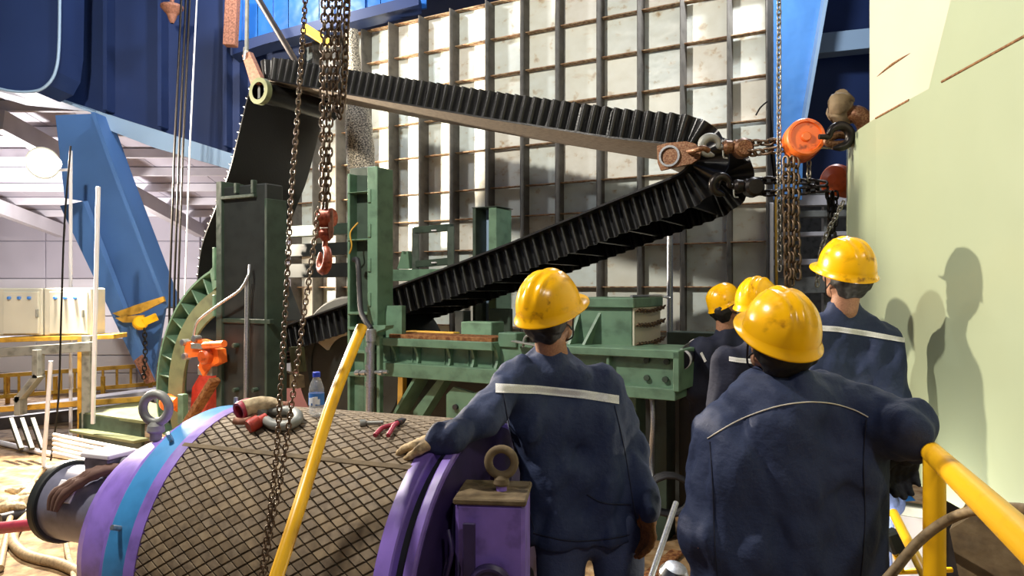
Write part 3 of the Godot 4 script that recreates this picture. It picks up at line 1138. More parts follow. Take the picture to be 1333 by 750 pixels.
	bar(st, at(107, 437, 8.0), at(107, 588, 8.0), 0.07, 0.07)
	obj("yellow_post", st, M.yellow_old, rack)
	st = S()
	bar(st, at(113, 437, 7.95), at(113, 588, 7.95), 0.05, 0.09)
	obj("grey_post", st, M.grey_steel, rack)
	st = S()
	for seg in [[[50, 455], [50, 492]], [[52, 488], [24, 522]], [[27, 515], [27, 540]]]:
		bar(st, at(seg[0][0], seg[0][1], 7.85), at(seg[1][0], seg[1][1], 7.85), 0.13, 0.06)
	obj("bent_bracket", st, M.grey_steel, rack)
	st = S()
	bar(st, at(-30, 535, 7.9), at(190, 519, 8.3), 0.05, 0.06)
	obj("lower_rail", st, M.yellow_old, rack)
	# distant yellow handrail
	var hr := thing("distant_handrail", "long yellow handrail with many balusters in front of white cladding, far left", "railing", Vector3(-6, FLOOR, -11))
	for y in [[492.0, 473.0], [520.0, 497.0]]:
		st = S()
		bar(st, at(-40, y[0], 11), at(230, y[1], 11.6), 0.04, 0.06)
		obj("rail", st, M.yellow_old, hr)
	for k in 15:
		var t := k / 14.0
		st = S()
		bar(st, at(lerpf(-30, 225, t), lerpf(492, 474, t), lerpf(11, 11.6, t)), at(lerpf(-30, 225, t), lerpf(521, 498, t), lerpf(11, 11.6, t)), 0.03, 0.03)
		obj("baluster", st, M.yellow_old, hr)
	for k in 4:
		st = S()
		var px := 10.0 + k * 62.0
		bar(st, at(px, 490, 11.3), Vector3(at(px, 490, 11.3).x, FLOOR, -11.3), 0.05, 0.05)
		obj("post", st, M.yellow_old, hr)
	# kerb, channels and long pipes on the ground
	for s in [["white_kerb", "long white concrete kerb below the yellow handrail", [-40, 545], [215, 512], 9.6, 0.4, 0.16, "cladding_light", "kerb"], ["ground_channel", "dark steel channel lying along the ground left of the drum", [-40, 556], [200, 528], 8.6, 0.14, 0.14, "dark_steel", "channel"]]:
		st = S()
		bar(st, at(s[2][0], s[2][1], s[4]), at(s[3][0], s[3][1], s[4] + 0.6), s[5], s[6], UP, 0.01)
		var o := obj(s[0], st, M[s[7]])
		tag(o, s[1], s[8])
	var box := thing("machine_plinth", "olive green steel plinth beside the curved wheel guard", "plinth", mp(150, 580, 5.6))
	st = S()
	prism(st, [at(100, 536, 8.0), at(186, 548, 7.4), at(250, 540, 7.6), at(185, 520, 8.4)], Vector3(0, -0.03, 0))
	obj("top_plate", st, M.olive, box)
	st = S()
	prism(st, [at(102, 538, 7.97), at(184, 550, 7.42), at(184, 550, 7.42) + Vector3(0, -0.62, 0), at(102, 538, 7.97) + Vector3(0, -0.62, 0)], Vector3(0.02, 0, -0.03))
	obj("web_plate", st, M.machine_dark, box)
	st = S()
	bar(st, at(100, 560, 7.9), at(184, 574, 7.3), 0.16, 0.03)
	obj("lower_flange", st, M.olive, box)
	# wires and poles
	st = S()
	bar(st, at(128, 243, 7.6), at(121, 552, 7.6), 0.034, 0.034)
	tag(obj("white_pole", st, M.white_steel), "thin white pole standing before the slanting blue column", "pole")
	st = S()
	tube(st, smooth_path(rowz([[92, 190], [84, 290], [80, 400], [76, 520], [66, 600]], 7.2), 4), 0.009, 6)
	tag(obj("hanging_cable", st, M.chain_dark), "thin dark cable hanging in front of the control cabinets", "cable")
	st = S()
	tube(st, smooth_path(rowz([[66, 470], [60, 560], [57, 600], [63, 609], [90, 611]], 7.1), 4), 0.02, 8)
	tag(obj("bent_conduit", st, M.white_steel), "pale conduit bending to the ground below the cabinets", "pipe")
	for k in 4:
		st = S()
		var x: float = [229.0, 235.0, 240.0, 249.0][k]
		tube(st, [at(x + 8, -20, 8.2), at(x - 2, 200, 8.2), at(x - 8, 372, 8.2), at(x - 10, 500, 8.2)], 0.012 if k < 3 else 0.008, 6)
		tag(obj("crane_rope", st, M.chain_dark if k < 3 else M.white_steel), ["dark vertical wire rope, leftmost of the four before the shed roof", "dark vertical wire rope, second from left before the shed roof", "dark vertical wire rope beside the pale one", "pale vertical rope right of the dark wire ropes"][k], "rope", "wire ropes before the shed roof")
	# motor cables and pipes on the ground
	for k in 5:
		st = S()
		tube(st, [at(70, 566 + k * 6, 6.9 - k * 0.12) , at(180, 588 + k * 7, 6.3 - k * 0.12)], 0.018, 7)
		var o := obj("ground_pipe", st, M.white_steel)
		tag(o, "pale thin pipe behind the grey motor, %s in the bundle" % ["farthest", "second farthest", "middle one", "second nearest", "nearest"][k], "pipe", "pale pipes behind the motor")

func overhead() -> void:
	var st := S()
	var g := thing("box_girder", "big dark blue box girder overhead at upper left", "girder", at(170, 80, 9.6))
	st = S()
	dplate(st, [[-40, -60], [312, -60], [312, 204], [125, 146], [60, 122], [-40, 112]], 9.6, 0.7)
	obj("web", st, M.blue_deep, g)
	st = S()
	prism(st, [at(-40, 112, 9.3), at(60, 122, 9.3), at(125, 146, 9.3), at(318, 206, 9.3), at(318, 206, 9.3) + Vector3(0, 0.06, -1.1), at(125, 146, 9.3) + Vector3(0, 0.06, -1.1), at(60, 122, 9.3) + Vector3(0, 0.06, -1.1), at(-40, 112, 9.3) + Vector3(0, 0.06, -1.1)], Vector3(0, -0.03, 0))
	obj("soffit", st, M.blue_pale, g)  # pale blue puts the lamplight under the dark girder into the colour
	st = S()
	prism(st, rowz([[125, 144], [318, 205], [318, 226], [200, 192], [125, 163]], 9.25), Vector3(0, 0, -0.05))
	obj("bottom_flange", st, M.blue_pale, g)  # pale like the soffit: the lit underside is painted in
	for x in [134.0, 205.0, 290.0]:
		st = S()
		dplate(st, [[x, -60], [x + 5, -60], [x + 5, 140 + (x - 125) * 0.3], [x, 140 + (x - 125) * 0.3]], 9.4, 0.2)
		obj("stiffener", st, M.blue_deep, g)
	var b := thing("round_bottom_column", "dark blue steel leg with rounded lower end at the upper left corner", "column", at(30, 60, 8.6))
	st = S()
	var pts := [[-40, -60], [78, -60], [76, 60], [72, 92], [62, 110], [44, 119], [10, 118], [-40, 104]]
	dplate(st, pts, 8.6, 0.5)
	obj("body", st, M.blue_deep, b)
	st = S()
	tube(st, smooth_path(rowz([[78, -60], [77, 50], [73, 90], [62, 110], [44, 119], [10, 118], [-40, 104]], 8.58), 4), 0.018, 6)
	obj("edge_strip", st, M.blue_pale, b)  # pale strip paints in the highlight along the dark edge
	# horn-like siren
	st = S()
	lathe(st, at(224, 26, 8.9), UP, [[0.025, 0.17], [0.025, 0.6], [0.0, 0.6]], 10)
	lathe(st, at(224, 26, 8.9), UP, [[0.02, -0.04], [0.04, 0.0], [0.06, 0.06], [0.13, 0.14], [0.13, 0.17], [0, 0.17]], 16)
	tag(obj("siren_horn", st, M.leather), "small tan horn hanging under the blue girder", "horn")
	# blue roof sheets and the edge beam above the belt
	var r := thing("blue_roof_sheets", "bright blue corrugated roof sheets at the top behind the chains", "roof", at(400, 10, 9.3))
	for k in 13:
		st = S()
		var x := 296.0 + k * 20.0
		dplate(st, [[x, -60], [x + 19, -60], [x + 19, 52 - k * 3.5], [x, 56 - k * 3.5]], 9.3 + 0.05 * (k % 2), 0.05)
		obj("roof_sheet", st, M.blue, r)
	st = S()
	prism(st, rowz([[300, 58], [345, 44], [545, -8], [545, 6], [345, 57], [300, 72]], 9.0), Vector3(0, 0, -0.3))
	tag(obj("edge_beam", st, M.blue_deep), "dark blue sloping edge beam under the bright roof sheets", "beam")
	st = S()
	dplate(st, [[314, 60], [392, 40], [392, 150], [314, 220]], 9.9, 0.2)
	tag(obj("recess_plate", st, M.blue_deep), "dark plate in the recess behind the belt's upper end", "plate")
	st = S()
	bar(st, at(396, 36, 8.8), at(430, 58, 8.8), 0.06, 0.1)
	tag(obj("yellow_beam", st, M.yellow), "short yellow bar slanting in the recess behind the hanging chains", "bar")
	st = S()
	bar(st, at(304, -20, 8.7), at(300, 60, 8.7), 0.12, 0.14)
	tag(obj("rusty_post", st, M.leather), "short rust-red post beside the bright blue roof sheets", "post")
	st = S()
	tube(st, [at(331, -10, 8.0), at(392, 92, 8.6)], 0.035, 8)
	tag(obj("brace_pipe", st, M.dark_steel), "dark diagonal brace pipe behind the belt's upper end", "brace")
	# sling that carries the belt's upper end
	var s := thing("lifting_sling", "rust-pink lifting strap on a wire above the belt's upper tube", "sling", at(327, 90, 6.4))
	st = S()
	tube(st, rowz([[322, -40, 6.7], [321, 66, 6.7]], 6.7), 0.018, 7)
	obj("wire", st, M.grey_steel, s)
	st = S()
	prism(st, [mp(315, 72, 4.96), mp(324, 67, 4.96), mp(339, 100, 4.96), mp(337, 108, 4.96), mp(327, 112, 4.96)], WA * 0.05)
	obj("strap", st, M.leather, s)
	st = S()
	tube(st, [mp(320, 62, 4.97), mp(319, 78, 4.97)], 0.024, 8)
	obj("clip", st, M.galvanised, s)
	# blue column and beams on the right, behind the hoists
	var c := thing("tapered_column", "bright blue tapering steel column behind the orange chain hoist", "column", at(1035, 100, 8.4))
	st = S()
	dplate(st, [[999, -60], [1082, -60], [1073, 0], [1046, 160], [1044, 260], [1004, 260], [1002, 160]], 8.4, 0.4)
	obj("face_plate", st, M.blue_bright, c)
	st = S()
	dplate(st, [[1082, -60], [1087, -60], [1078, 0], [1050, 160], [1046, 160], [1073, 0]], 8.3, 0.6)
	obj("edge_flange", st, M.blue_pale, c)
	st = S()
	dplate(st, [[990, -80], [1300, -80], [1300, 236], [990, 236]], 9.4, 0.2)
	tag(obj("navy_bulkhead", st, M.blue_deep), "navy blue steel bulkhead behind the tapering column", "bulkhead")
	st = S()
	bar(st, at(1040, 63, 9.1), at(1240, 42, 8.9), 0.25, 0.24)
	tag(obj("pale_blue_beam", st, M.blue_pale), "pale blue level beam crossing the navy bulkhead", "beam")

func conveyor_path() -> Array:   # in the machine's plane: Vector2(along, up), inner line of the near edge
	var WD := 5.06
	var L := func(px: float, py: float) -> Vector2:
		var p := mp(px, py, WD)
		return Vector2(p.dot(RA), p.y)
	var t1: Vector2 = L.call(336, 118)
	var t2: Vector2 = L.call(889, 207)
	var pts := []
	var arc := func(c: Vector2, r: float, a: float, b: float, n: int) -> void:
		for k in n + 1: pts.append(c + Vector2.from_angle(deg_to_rad(lerpf(a, b, float(k) / n))) * r)
	arc.call(t1, 0.12, 165, 82, 8)
	pts.append(L.call(455, 124))
	pts.append(L.call(640, 156))
	pts.append(L.call(800, 181))
	arc.call(t2, 0.09, 80, -75, 14)
	pts.append(L.call(820, 251))
	pts.append(L.call(650, 321))
	pts.append(L.call(505, 376))
	pts.append(L.call(430, 402))
	arc.call(L.call(275, 420) + Vector2(0, 0), 0.28, -70, -195, 12)
	pts.append(L.call(262, 320))
	pts.append(L.call(300, 222))
	# resample evenly
	var out := []
	var step := 0.0115
	var need := 0.0
	for i in pts.size():
		var a: Vector2 = pts[i]
		var b: Vector2 = pts[(i + 1) % pts.size()]
		var len := a.distance_to(b)
		var pos := need
		while pos < len:
			out.append(a.lerp(b, pos / len))
			pos += step
		need = pos - len
	for pass_ in 6:   # ease the corners
		var sm := []
		for i in out.size(): sm.append((out[i] as Vector2) * 0.5 + (out[(i + 5) % out.size()] as Vector2) * 0.25 + (out[(i - 5 + out.size()) % out.size()] as Vector2) * 0.25)
		out = sm
	return out

func conveyor() -> void:
	var root := thing("sidewall_belt", "black corrugated sidewall conveyor belt slung in a long loop", "conveyor belt", mp(505, 376, 5.06))
	var path := conveyor_path()
	var n := path.size()
	var W := 1.04
	var X := func(v: Vector2, w: float) -> Vector3: return RA * v.x + UP * v.y + WA * (5.06 + w)
	var nor := []
	for i in n:
		var t: Vector2 = (path[(i + 2) % n] - path[(i - 2 + n) % n]).normalized()
		nor.append(Vector2(-t.y, t.x))     # the loop runs clockwise, so this points outwards
	var st := S()
	st.set_smooth_group(0)
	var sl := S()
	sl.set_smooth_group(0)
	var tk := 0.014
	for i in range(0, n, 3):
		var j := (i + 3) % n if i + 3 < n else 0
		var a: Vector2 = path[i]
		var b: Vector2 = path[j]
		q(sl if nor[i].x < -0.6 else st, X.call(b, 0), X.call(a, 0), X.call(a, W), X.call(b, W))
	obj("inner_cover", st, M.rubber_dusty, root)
	obj("inner_cover", sl, M.rubber, root)  # left run turned from the lamps; its shade is put in as black
	st = S()
	for i in range(0, n, 3):
		var j := (i + 3) % n if i + 3 < n else 0
		var a: Vector2 = path[i]
		var b: Vector2 = path[j]
		var a1: Vector2 = a + nor[i] * tk
		var b1: Vector2 = b + nor[j] * tk
		st.set_smooth_group(0)
		q(st, X.call(a1, 0), X.call(b1, 0), X.call(b1, W), X.call(a1, W))
		st.set_smooth_group(2)
		q(st, X.call(a, 0), X.call(b, 0), X.call(b1, 0), X.call(a1, 0))
		q(st, X.call(b, W), X.call(a, W), X.call(a1, W), X.call(b1, W))
	obj("outer_cover", st, M.rubber, root)
	var H0 := 0.225
	var p2 := mp(889, 207, 5.06)
	var P2 := Vector2(p2.dot(RA), p2.y)
	for side in 2:
		st = S()
		st.set_smooth_group(0)
		var w0: float = 0.11 if side == 0 else W - 0.11
		var ph := 0.0
		var F0 := []
		var F1 := []
		var T0 := []
		var T1 := []
		var waves := roundi(n * 0.0115 / 0.088)
		for i in n:
			ph = TAU * i * waves / n
			var s := sin(ph)
			var wv := 0.03 * signf(s) * pow(absf(s), 0.55)
			var flare := 1.0 + 0.0 * i
			var bend: float = 1.0 - 0.2 * smoothstep(P2.x - 0.12, P2.x + 0.02, path[i].x) if path[i].x > 0 else 1.0 - 0.45 * smoothstep(0.35, 0.75, -(nor[i].x))
			var H := H0 * bend
			F0.append(X.call(path[i] + nor[i] * tk, w0 + wv))
			F1.append(X.call(path[i] + nor[i] * (tk + H), w0 + wv * flare))
			T0.append(X.call(path[i] + nor[i] * tk, w0 + wv + 0.011))
			T1.append(X.call(path[i] + nor[i] * (tk + H), w0 + wv * flare + 0.011))
		for i in n:
			var j := (i + 1) % n
			st.set_smooth_group(0)
			q(st, F0[i], F0[j], F1[j], F1[i])
			st.set_smooth_group(2)
			q(st, T0[j], T0[i], T1[i], T1[j])
			st.set_smooth_group(-1)
			q(st, F1[i], F1[j], T1[j], T1[i])
		obj("sidewall", st, M.rubber, root)
	for i in range(8, n, 22):
		if nor[i].x < -0.5: continue
		st = S()
		var b: Vector2 = path[i] + nor[i] * tk
		var t := Vector2(nor[i].y, -nor[i].x)
		var prof := [b + t * 0.03, b - t * 0.03, b + nor[i] * 0.07 - t * 0.012, b + nor[i] * 0.2 - t * 0.008, b + nor[i] * 0.2 + t * 0.008, b + nor[i] * 0.07 + t * 0.012]
		var P := []
		for v in prof: P.append(X.call(v, 0.13))
		prism(st, P, WA * (W - 0.26))
		obj("cleat", st, M.rubber, root)
	# tubes that hold the loop open
	var WD := 5.06
	var t1 := thing("upper_tube", "black steel tube inside the belt's upper left bend", "tube", mp(336, 118, WD - 0.1))
	st = S()
	lathe(st, mp(336, 118, WD - 0.1), WA, [[0.078, 0.0], [0.105, 0.0], [0.105, 1.0], [0.0, 1.0]], 28)
	lathe(st, mp(336, 118, WD - 0.1), WA, [[0.078, 0.0], [0.078, 0.5], [0.0, 0.5]], 28)
	obj("pipe", st, M.rubber, t1)
	st = S()
	lathe(st, mp(336, 118, WD - 0.12), WA, [[0.084, 0.0], [0.128, 0.0], [0.128, 0.06], [0.106, 0.06]], 28)
	obj("collar", st, M.olive, t1)
	st = S()
	mbox(st, 335, 129, 337.4, 107, WD - 0.06, 0.02)
	obj("cross_bar", st, M.grey_steel, t1)
	var t2 := thing("splice_tube", "hollow steel tube in the belt's right bend with rusty lug plate", "tube", mp(871, 203, WD - 0.12))
	st = S()
	lathe(st, mp(871, 203, WD - 0.115), WA, [[0.06, 0.05], [0.06, 0.0], [0.074, 0.0], [0.074, 1.2], [0.0, 1.2]], 28)
	obj("pipe", st, M.galvanised, t2)
	st = S()
	lathe(st, mp(871, 203, WD - 0.115), WA, [[0.059, 0.012], [0.059, 0.3], [0.0, 0.3]], 28)
	obj("bore", st, M.rubber, t2)  # black lining puts the darkness inside the hollow tube into the colour
	st = S()
	mplate(st, [[855, 190], [868, 186], [893, 184], [905, 187], [913, 196], [909, 207], [900, 213], [872, 219], [860, 222], [856, 212]], WD - 0.1, 0.03)
	obj("lug_plate", st, M.hook_rust, t2)
	st = S()
	lathe(st, mp(897, 197, WD - 0.13), WA, [[0.0, 0.0], [0.018, 0.0], [0.018, 0.06], [0.03, 0.06], [0.03, 0.1]], 12)
	obj("bolt", st, M.hook_rust, t2)
	st = S()
	tube(st, smooth_path([mp(897, 197, WD - 0.14), mp(906, 195, WD - 0.2), mp(916, 193, WD - 0.2), mp(922, 196, WD - 0.16)], 4), 0.02, 8)
	obj("pin", st, M.hook_rust, t2)

func frame_left() -> void:
	var st := S()
	# curved wheel guard: channel with radial ribs, and an olive ring inside it
	var WD := 4.62
	var c := mp(317, 520, WD)
	var g := thing("wheel_guard", "green curved wheel guard with radial ribs left of the dark column", "guard", Vector3(c.x, FLOOR, c.z))
	var R := 1.26
	st = S()
	annulus(st, c + WA * 0.16, RA, UP, R * 0.83, R, WA * 0.02, deg_to_rad(78), deg_to_rad(200), 36)
	obj("channel_web", st, M.machine, g)
	st = S()
	annulus(st, c, RA, UP, R - 0.015, R + 0.005, WA * 0.17, deg_to_rad(78), deg_to_rad(200), 36)
	obj("outer_rim", st, M.machine, g)
	st = S()
	annulus(st, c - WA * 0.01, RA, UP, R * 0.675, R * 0.845, WA * 0.025, deg_to_rad(78), deg_to_rad(200), 36)
	obj("inner_ring", st, M.olive, g)
	for k in 13:
		var a := deg_to_rad(90 + 9.2 * k)
		var rad := RA * cos(a) + UP * sin(a)
		st = S()
		bar(st, c + WA * 0.085 + rad * R * 0.84, c + WA * 0.085 + rad * (R - 0.01), 0.016, 0.15, WA, 0.003)
		obj("rib", st, M.machine, g)
	# upper end plate of the guard
	st = S()
	mplate(st, [[273, 352], [284, 340], [284, 372], [277, 378]], WD - 0.03, 0.05)
	obj("end_plate", st, M.machine, g)
	# tall dark column
	var col := thing("dark_column", "tall dark grey-green steel column in front of the belt's left run", "column", Vector3(mp(318, 500, 4.45).x, FLOOR, mp(318, 500, 4.45).z))
	st = S()
	mbox(st, 285, 536, 346, 238, 4.45, 0.2, 0.012)
	obj("box_section", st, M.machine_black, col)
	st = S()
	mbox(st, 281, 536, 288, 236, 4.42, 0.25)
	obj("edge_flange", st, M.machine_dark, col)
	st = S()
	mbox(st, 344, 536, 347, 258, 4.43, 0.23)
	obj("edge_flange", st, M.machine_dark, col)
	st = S()
	mbox(st, 287, 260, 330, 252, 4.41, 0.05)
	mbox(st, 304, 252, 307, 238, 4.41, 0.05)
	mbox(st, 326, 252, 329, 234, 4.41, 0.05)
	obj("welded_bracket", st, M.machine_dark, col)
	st = S()
	mbox(st, 287, 420, 351, 416, 4.43, 0.05)
	obj("joint_strip", st, M.machine_dark, col)
	st = S()
	for p in [[305, 508], [305, 450], [330, 508]]: lathe(st, mp(p[0], p[1], 4.41), -WA, [[0.02, -0.04], [0.02, 0.012], [0, 0.014]], 8)
	obj("bolt", st, M.machine_dark, col)
	st = S()
	mbox(st, 276, 365, 279, 322, 4.5, 0.03)
	mbox(st, 276, 412, 279, 384, 4.5, 0.03)
	tag(obj("guide_rod", st, M.machine), "short green upright rods between wheel guard and dark column", "rod")
	st = S()
	tube(st, [mp(322, 362, 4.38), mp(320, 524, 4.38)], 0.02, 10)
	tag(obj("silver_conduit", st, M.galvanised), "thin silver conduit standing on the dark column's face", "conduit")
	st = S()
	tube(st, smooth_path([mp(325, 345, 4.4), mp(323, 360, 4.36), mp(312, 378, 4.34), mp(292, 392, 4.34), mp(275, 404, 4.34), mp(258, 418, 4.34), mp(253, 432, 4.34), mp(252, 446, 4.34)], 5), 0.012, 7)
	tag(obj("grey_cable", st, M.galvanised), "grey cable curving from the dark column to the orange lever hoist", "cable")
	# orange lever hoist
	var h := thing("lever_hoist", "orange lever hoist hanging between wheel guard and dark column", "hoist", mp(265, 455, 4.3))
	st = S()
	mplate(st, [[241, 446], [256, 442], [268, 446], [268, 462], [256, 464], [243, 466], [240, 456]], 4.28, 0.1)
	obj("gear_case", st, M.hoist_orange, h)
	st = S()
	tube(st, [mp(266, 450, 4.26), mp(292, 447.5, 4.26)], 0.032, 10)
	obj("lever", st, M.hoist_orange, h)
	st = S()
	mplate(st, [[262, 450], [283, 455], [285, 472], [272, 478], [264, 490], [258, 478], [262, 466]], 4.31, 0.09)
	obj("housing", st, M.hoist_orange, h)
	st = S()
	lathe(st, mp(271, 464, 4.31), -WA, [[0.07, 0.0], [0.07, 0.05], [0.05, 0.07], [0, 0.07]], 16)
	obj("ratchet_cover", st, M.orange_dark, h)
	st = S()
	mbox(st, 248, 454, 266, 448, 4.25, 0.02)
	obj("nameplate", st, M.grey_steel, h)
	st = S()
	mbox(st, 257, 488, 276, 477, 4.34, 0.06)
	obj("bracket_plate", st, M.grey_steel, h)
	st = S()
	for p in [[239, 446], [241, 464], [254, 441]]: lathe(st, mp(p[0], p[1], 4.27), -WA, [[0.03, -0.05], [0.03, 0.02], [0, 0.025]], 8)
	obj("nut", st, M.galvanised, h)
	# things low behind the drum
	st = S()
	lathe(st, mp(216, 524, 4.5), RA, [[0.0, 0.0], [0.075, 0.0], [0.085, 0.03], [0.07, 0.05], [0.06, 0.18], [0.075, 0.2], [0.0, 0.2]], 16)
	tag(obj("orange_roller", st, M.hoist_orange), "small orange roller at the foot of the wheel guard", "roller")
	st = S()
	mbox(st, 231, 552, 238, 514, 4.44, 0.06)
	tag(obj("roller_bracket", st, M.machine), "green upright bracket at the small orange roller", "bracket")
	st = S()
	mplate(st, [[247, 545], [250, 505], [262, 484], [282, 486], [283, 545]], 4.7, 0.04)
	tag(obj("red_plate", st, M.red), "red curved plate behind the plank left of the dark column", "plate")
	st = S()
	bar(st, mp(244, 552, 4.36), mp(280, 494, 4.36), 0.05, 0.1, WA)
	tag(obj("leaning_plank", st, M.plank), "weathered plank leaning against the dark column's foot", "plank")
	# behind the hanging chains: dark beams, bend pulley
	for k in 3:
		st = S()
		var y: float = [325.0, 352.0, 300.0][k]
		mbox(st, 340, y + 10, 452, y - 10, 6.3 + 0.05 * k, 0.14)
		var o := obj("dark_crossbeam", st, [M.machine_black, M.machine_black, M.machine_dark][k])
		tag(o, ["dark level crossbeam behind the hanging red hook, middle of three", "dark level crossbeam just above the bend pulley, lowest of three", "dark green level crossbeam above the hanging hook, top of three"][k], "beam", "crossbeams behind the hook")
	var p := thing("bend_pulley", "large dark pulley with pale face behind the lower belt run", "pulley", mp(452, 478, 5.3))
	st = S()
	lathe(st, mp(452, 478, 5.35), WA, [[0.5, 0.03], [0.52, 0.0], [0.66, 0.0], [0.68, 0.02], [0.68, 0.7], [0.0, 0.7]], 48)
	obj("rim", st, M.machine_black, p)
	st = S()
	lathe(st, mp(452, 478, 5.36), WA, [[0.0, 0.03], [0.5, 0.03]], 40)
	obj("dark_face", st, M.machine_black, p)
	st = S()
	annulus(st, mp(452, 478, 5.345), RA, UP, 0.3, 0.47, WA * 0.03, deg_to_rad(60), deg_to_rad(150), 24)
	obj("pale_cover", st, M.tank_cream, p)
	st = S()
	bar(st, mp(352, 395, 5.9), mp(372, 420, 5.9), 0.12, 0.3, WA)
	bar(st, mp(352, 350, 5.95), mp(378, 420, 5.95), 0.1, 0.3, WA)
	tag(obj("bracing_arm", st, M.machine_black), "dark forked bracing arm beside the bend pulley", "brace")
	st = S()
	mplate(st, [[376, 452], [392, 452], [395, 484], [380, 484]], 4.95, 0.04)
	tag(obj("small_green_plate", st, M.olive), "small pale green plate hanging below the lower belt by the chain", "plate")
	st = S()
	mplate(st, [[338, 472], [362, 484], [385, 490], [386, 506], [340, 504]], 4.7, 0.1)
	tag(obj("cloth_wrapped_beam", st, M.tarp), "grey cloth-wrapped beam right of the dark column's foot", "beam")
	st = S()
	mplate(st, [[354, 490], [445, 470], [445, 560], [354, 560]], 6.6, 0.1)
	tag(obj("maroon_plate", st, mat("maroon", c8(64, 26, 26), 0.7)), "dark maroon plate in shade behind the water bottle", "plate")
	st = S()
	mplate(st, [[421, 506], [430, 504], [434, 540], [421, 540]], 5.6, 0.05)
	tag(obj("red_bracket", st, M.red), "small red bracket behind the yellow pole", "bracket")

func frame_middle() -> void:
	var st := S()
	var W := 4.55
	# green H-section post
	var post := thing("green_post", "tall green H-section post standing behind the yellow pole", "post", Vector3(mp(478, 500, W).x, FLOOR, mp(478, 500, W).z))
	st = S()
	mbox(st, 478, 437, 490, 216, W, 0.03)
	obj("front_flange", st, M.machine, post)
	st = S()
	mbox(st, 452, 545, 455, 226, W + 0.02, 0.2)
	obj("side_flange", st, M.machine, post)
	st = S()
	mbox(st, 455, 545, 489, 216, W + 0.11, 0.03)
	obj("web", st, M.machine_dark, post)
	st = S()
	mbox(st, 487, 437, 491, 217, W, 0.2)
	obj("side_flange", st, M.machine, post)
	for y in [250.0, 312.0, 408.0, 428.0, 458.0, 488.0]:
		st = S()
		mbox(st, 452, y + 1.5, 480, y - 1.5, W + 0.01, 0.11)
		obj("stiffener", st, M.machine, post)
	for y in [255.0, 300.0, 345.0, 390.0]:
		st = S()
		mbox(st, 478, y + 9, 482, y - 9, W - 0.012, 0.02)
		obj("lug", st, M.machine, post)
	st = S()
	mbox(st, 474, 545, 480, 437, W, 0.05)
	mbox(st, 490, 545, 494, 437, W, 0.05)
	obj("lower_flange", st, M.machine, post)
	st = S()
	mplate(st, [[504, 398], [523, 398], [523, 436], [500, 440], [490, 430], [500, 424]], W + 0.1, 0.05)
	obj("gusset", st, M.machine, post)
	st = S()
	mplate(st, [[472, 424], [502, 424], [501, 428], [487, 433], [478, 433]], W - 0.1, 0.1)
	obj("shelf_plate", st, M.machine, post)
	st = S()
	mbox(st, 452, 540, 474, 440, W + 0.08, 0.05)
	obj("lower_panel", st, M.machine, post)
	st = S()
	tube(st, [mp(483, 428, W - 0.16), mp(481, 545, W - 0.16)], 0.03, 10)
	lathe(st, mp(483, 436, W - 0.16), UP, [[0.034, -0.05], [0.04, -0.05], [0.04, 0.04], [0.0, 0.05]], 12)
	for y in [455.0, 478.0, 500.0]: lathe(st, mp(481.6, y, W - 0.16), UP, [[0.031, -0.02], [0.036, -0.02], [0.036, 0.02], [0.031, 0.02]], 12)
	tag(obj("silver_pipe", st, M.galvanised), "silver pipe with clamps standing before the green post", "pipe")
	st = S()
	tube(st, smooth_path([mp(461, 338, W - 0.02), mp(466, 342, W - 0.06), mp(468, 380, W - 0.08), mp(470, 405, W - 0.12), mp(476, 418, W - 0.15), mp(483, 428, W - 0.16)], 5), 0.022, 8)
	tag(obj("black_hose", st, M.black_strap), "black hose running down the green post into the silver pipe", "hose")
	st = S()
	tube(st, smooth_path([mp(466, 290, W - 0.02), mp(456, 303, W - 0.05), mp(458, 320, W - 0.04), mp(455, 330, W - 0.02)], 5), 0.007, 5)
	tag(obj("yellow_wire", st, M.yellow_old), "thin yellowish wire looped on the green post", "wire")
	st = S()
	tube(st, [mp(462, 486, W - 0.14), mp(505, 484, W - 0.14)], 0.014, 8)
	for x in [466, 474, 496]: lathe(st, mp(x, 485.5, W - 0.14), RA, [[0.0, -0.02], [0.024, -0.02], [0.024, 0.02], [0, 0.02]], 6)
	tag(obj("threaded_rod", st, M.galvanised), "silver threaded rod with nuts across the foot of the green post", "rod")
	# belt-side machine beam with curved stiffeners
	var WB := 4.72
	var beam := thing("ribbed_beam", "green level machine beam with curved stiffeners behind the worker at the drum", "beam", mp(560, 487, WB))
	st = S()
	mbox(st, 488, 449.5, 640, 446, WB - 0.14, 0.45)
	obj("top_flange", st, M.machine, beam)
	st = S()
	mbox(st, 490, 489, 720, 486, WB - 0.13, 0.25)
	obj("bottom_flange", st, M.machine, beam)
	st = S()
	mbox(st, 490, 487, 700, 447, WB - 0.03, 0.03)
	obj("web", st, M.machine, beam)
	for x in [507.0, 536.0, 578.0, 609.0, 640.0]:
		st = S()
		mplate(st, [[x, 449], [x + 1, 449], [x + 1, 486], [x, 486]], WB - 0.04, 0.02)
		var A := mp(x, 449, WB - 0.125)
		var Bm := mp(x, 486, WB - 0.12)
		var pr := []
		var H: float = A.y - Bm.y
		for k in 7:
			var t := k / 6.0
			pr.append(Bm + UP * H * t + WA * (0.0 + 0.06 * sin(PI * t)))
		pr.append(A + WA * 0.1)
		pr.append(Bm + WA * 0.1)
		prism(st, pr, RA * 0.02)
		obj("stiffener", st, M.machine, beam)
	var pk := thing("timber_plank", "long brown plank lying on the ribbed green beam", "plank", mp(570, 445, WB))
	st = S()
	mbox(st, 506, 444.5, 640, 440, WB - 0.1, 0.28)
	obj("board", st, M.plank, pk)
	st = S()
	mbox(st, 528, 437, 590, 433, WB + 0.3, 0.1)
	tag(obj("yellow_batten", st, M.yellow_old), "yellowish batten lying behind the brown plank", "batten")
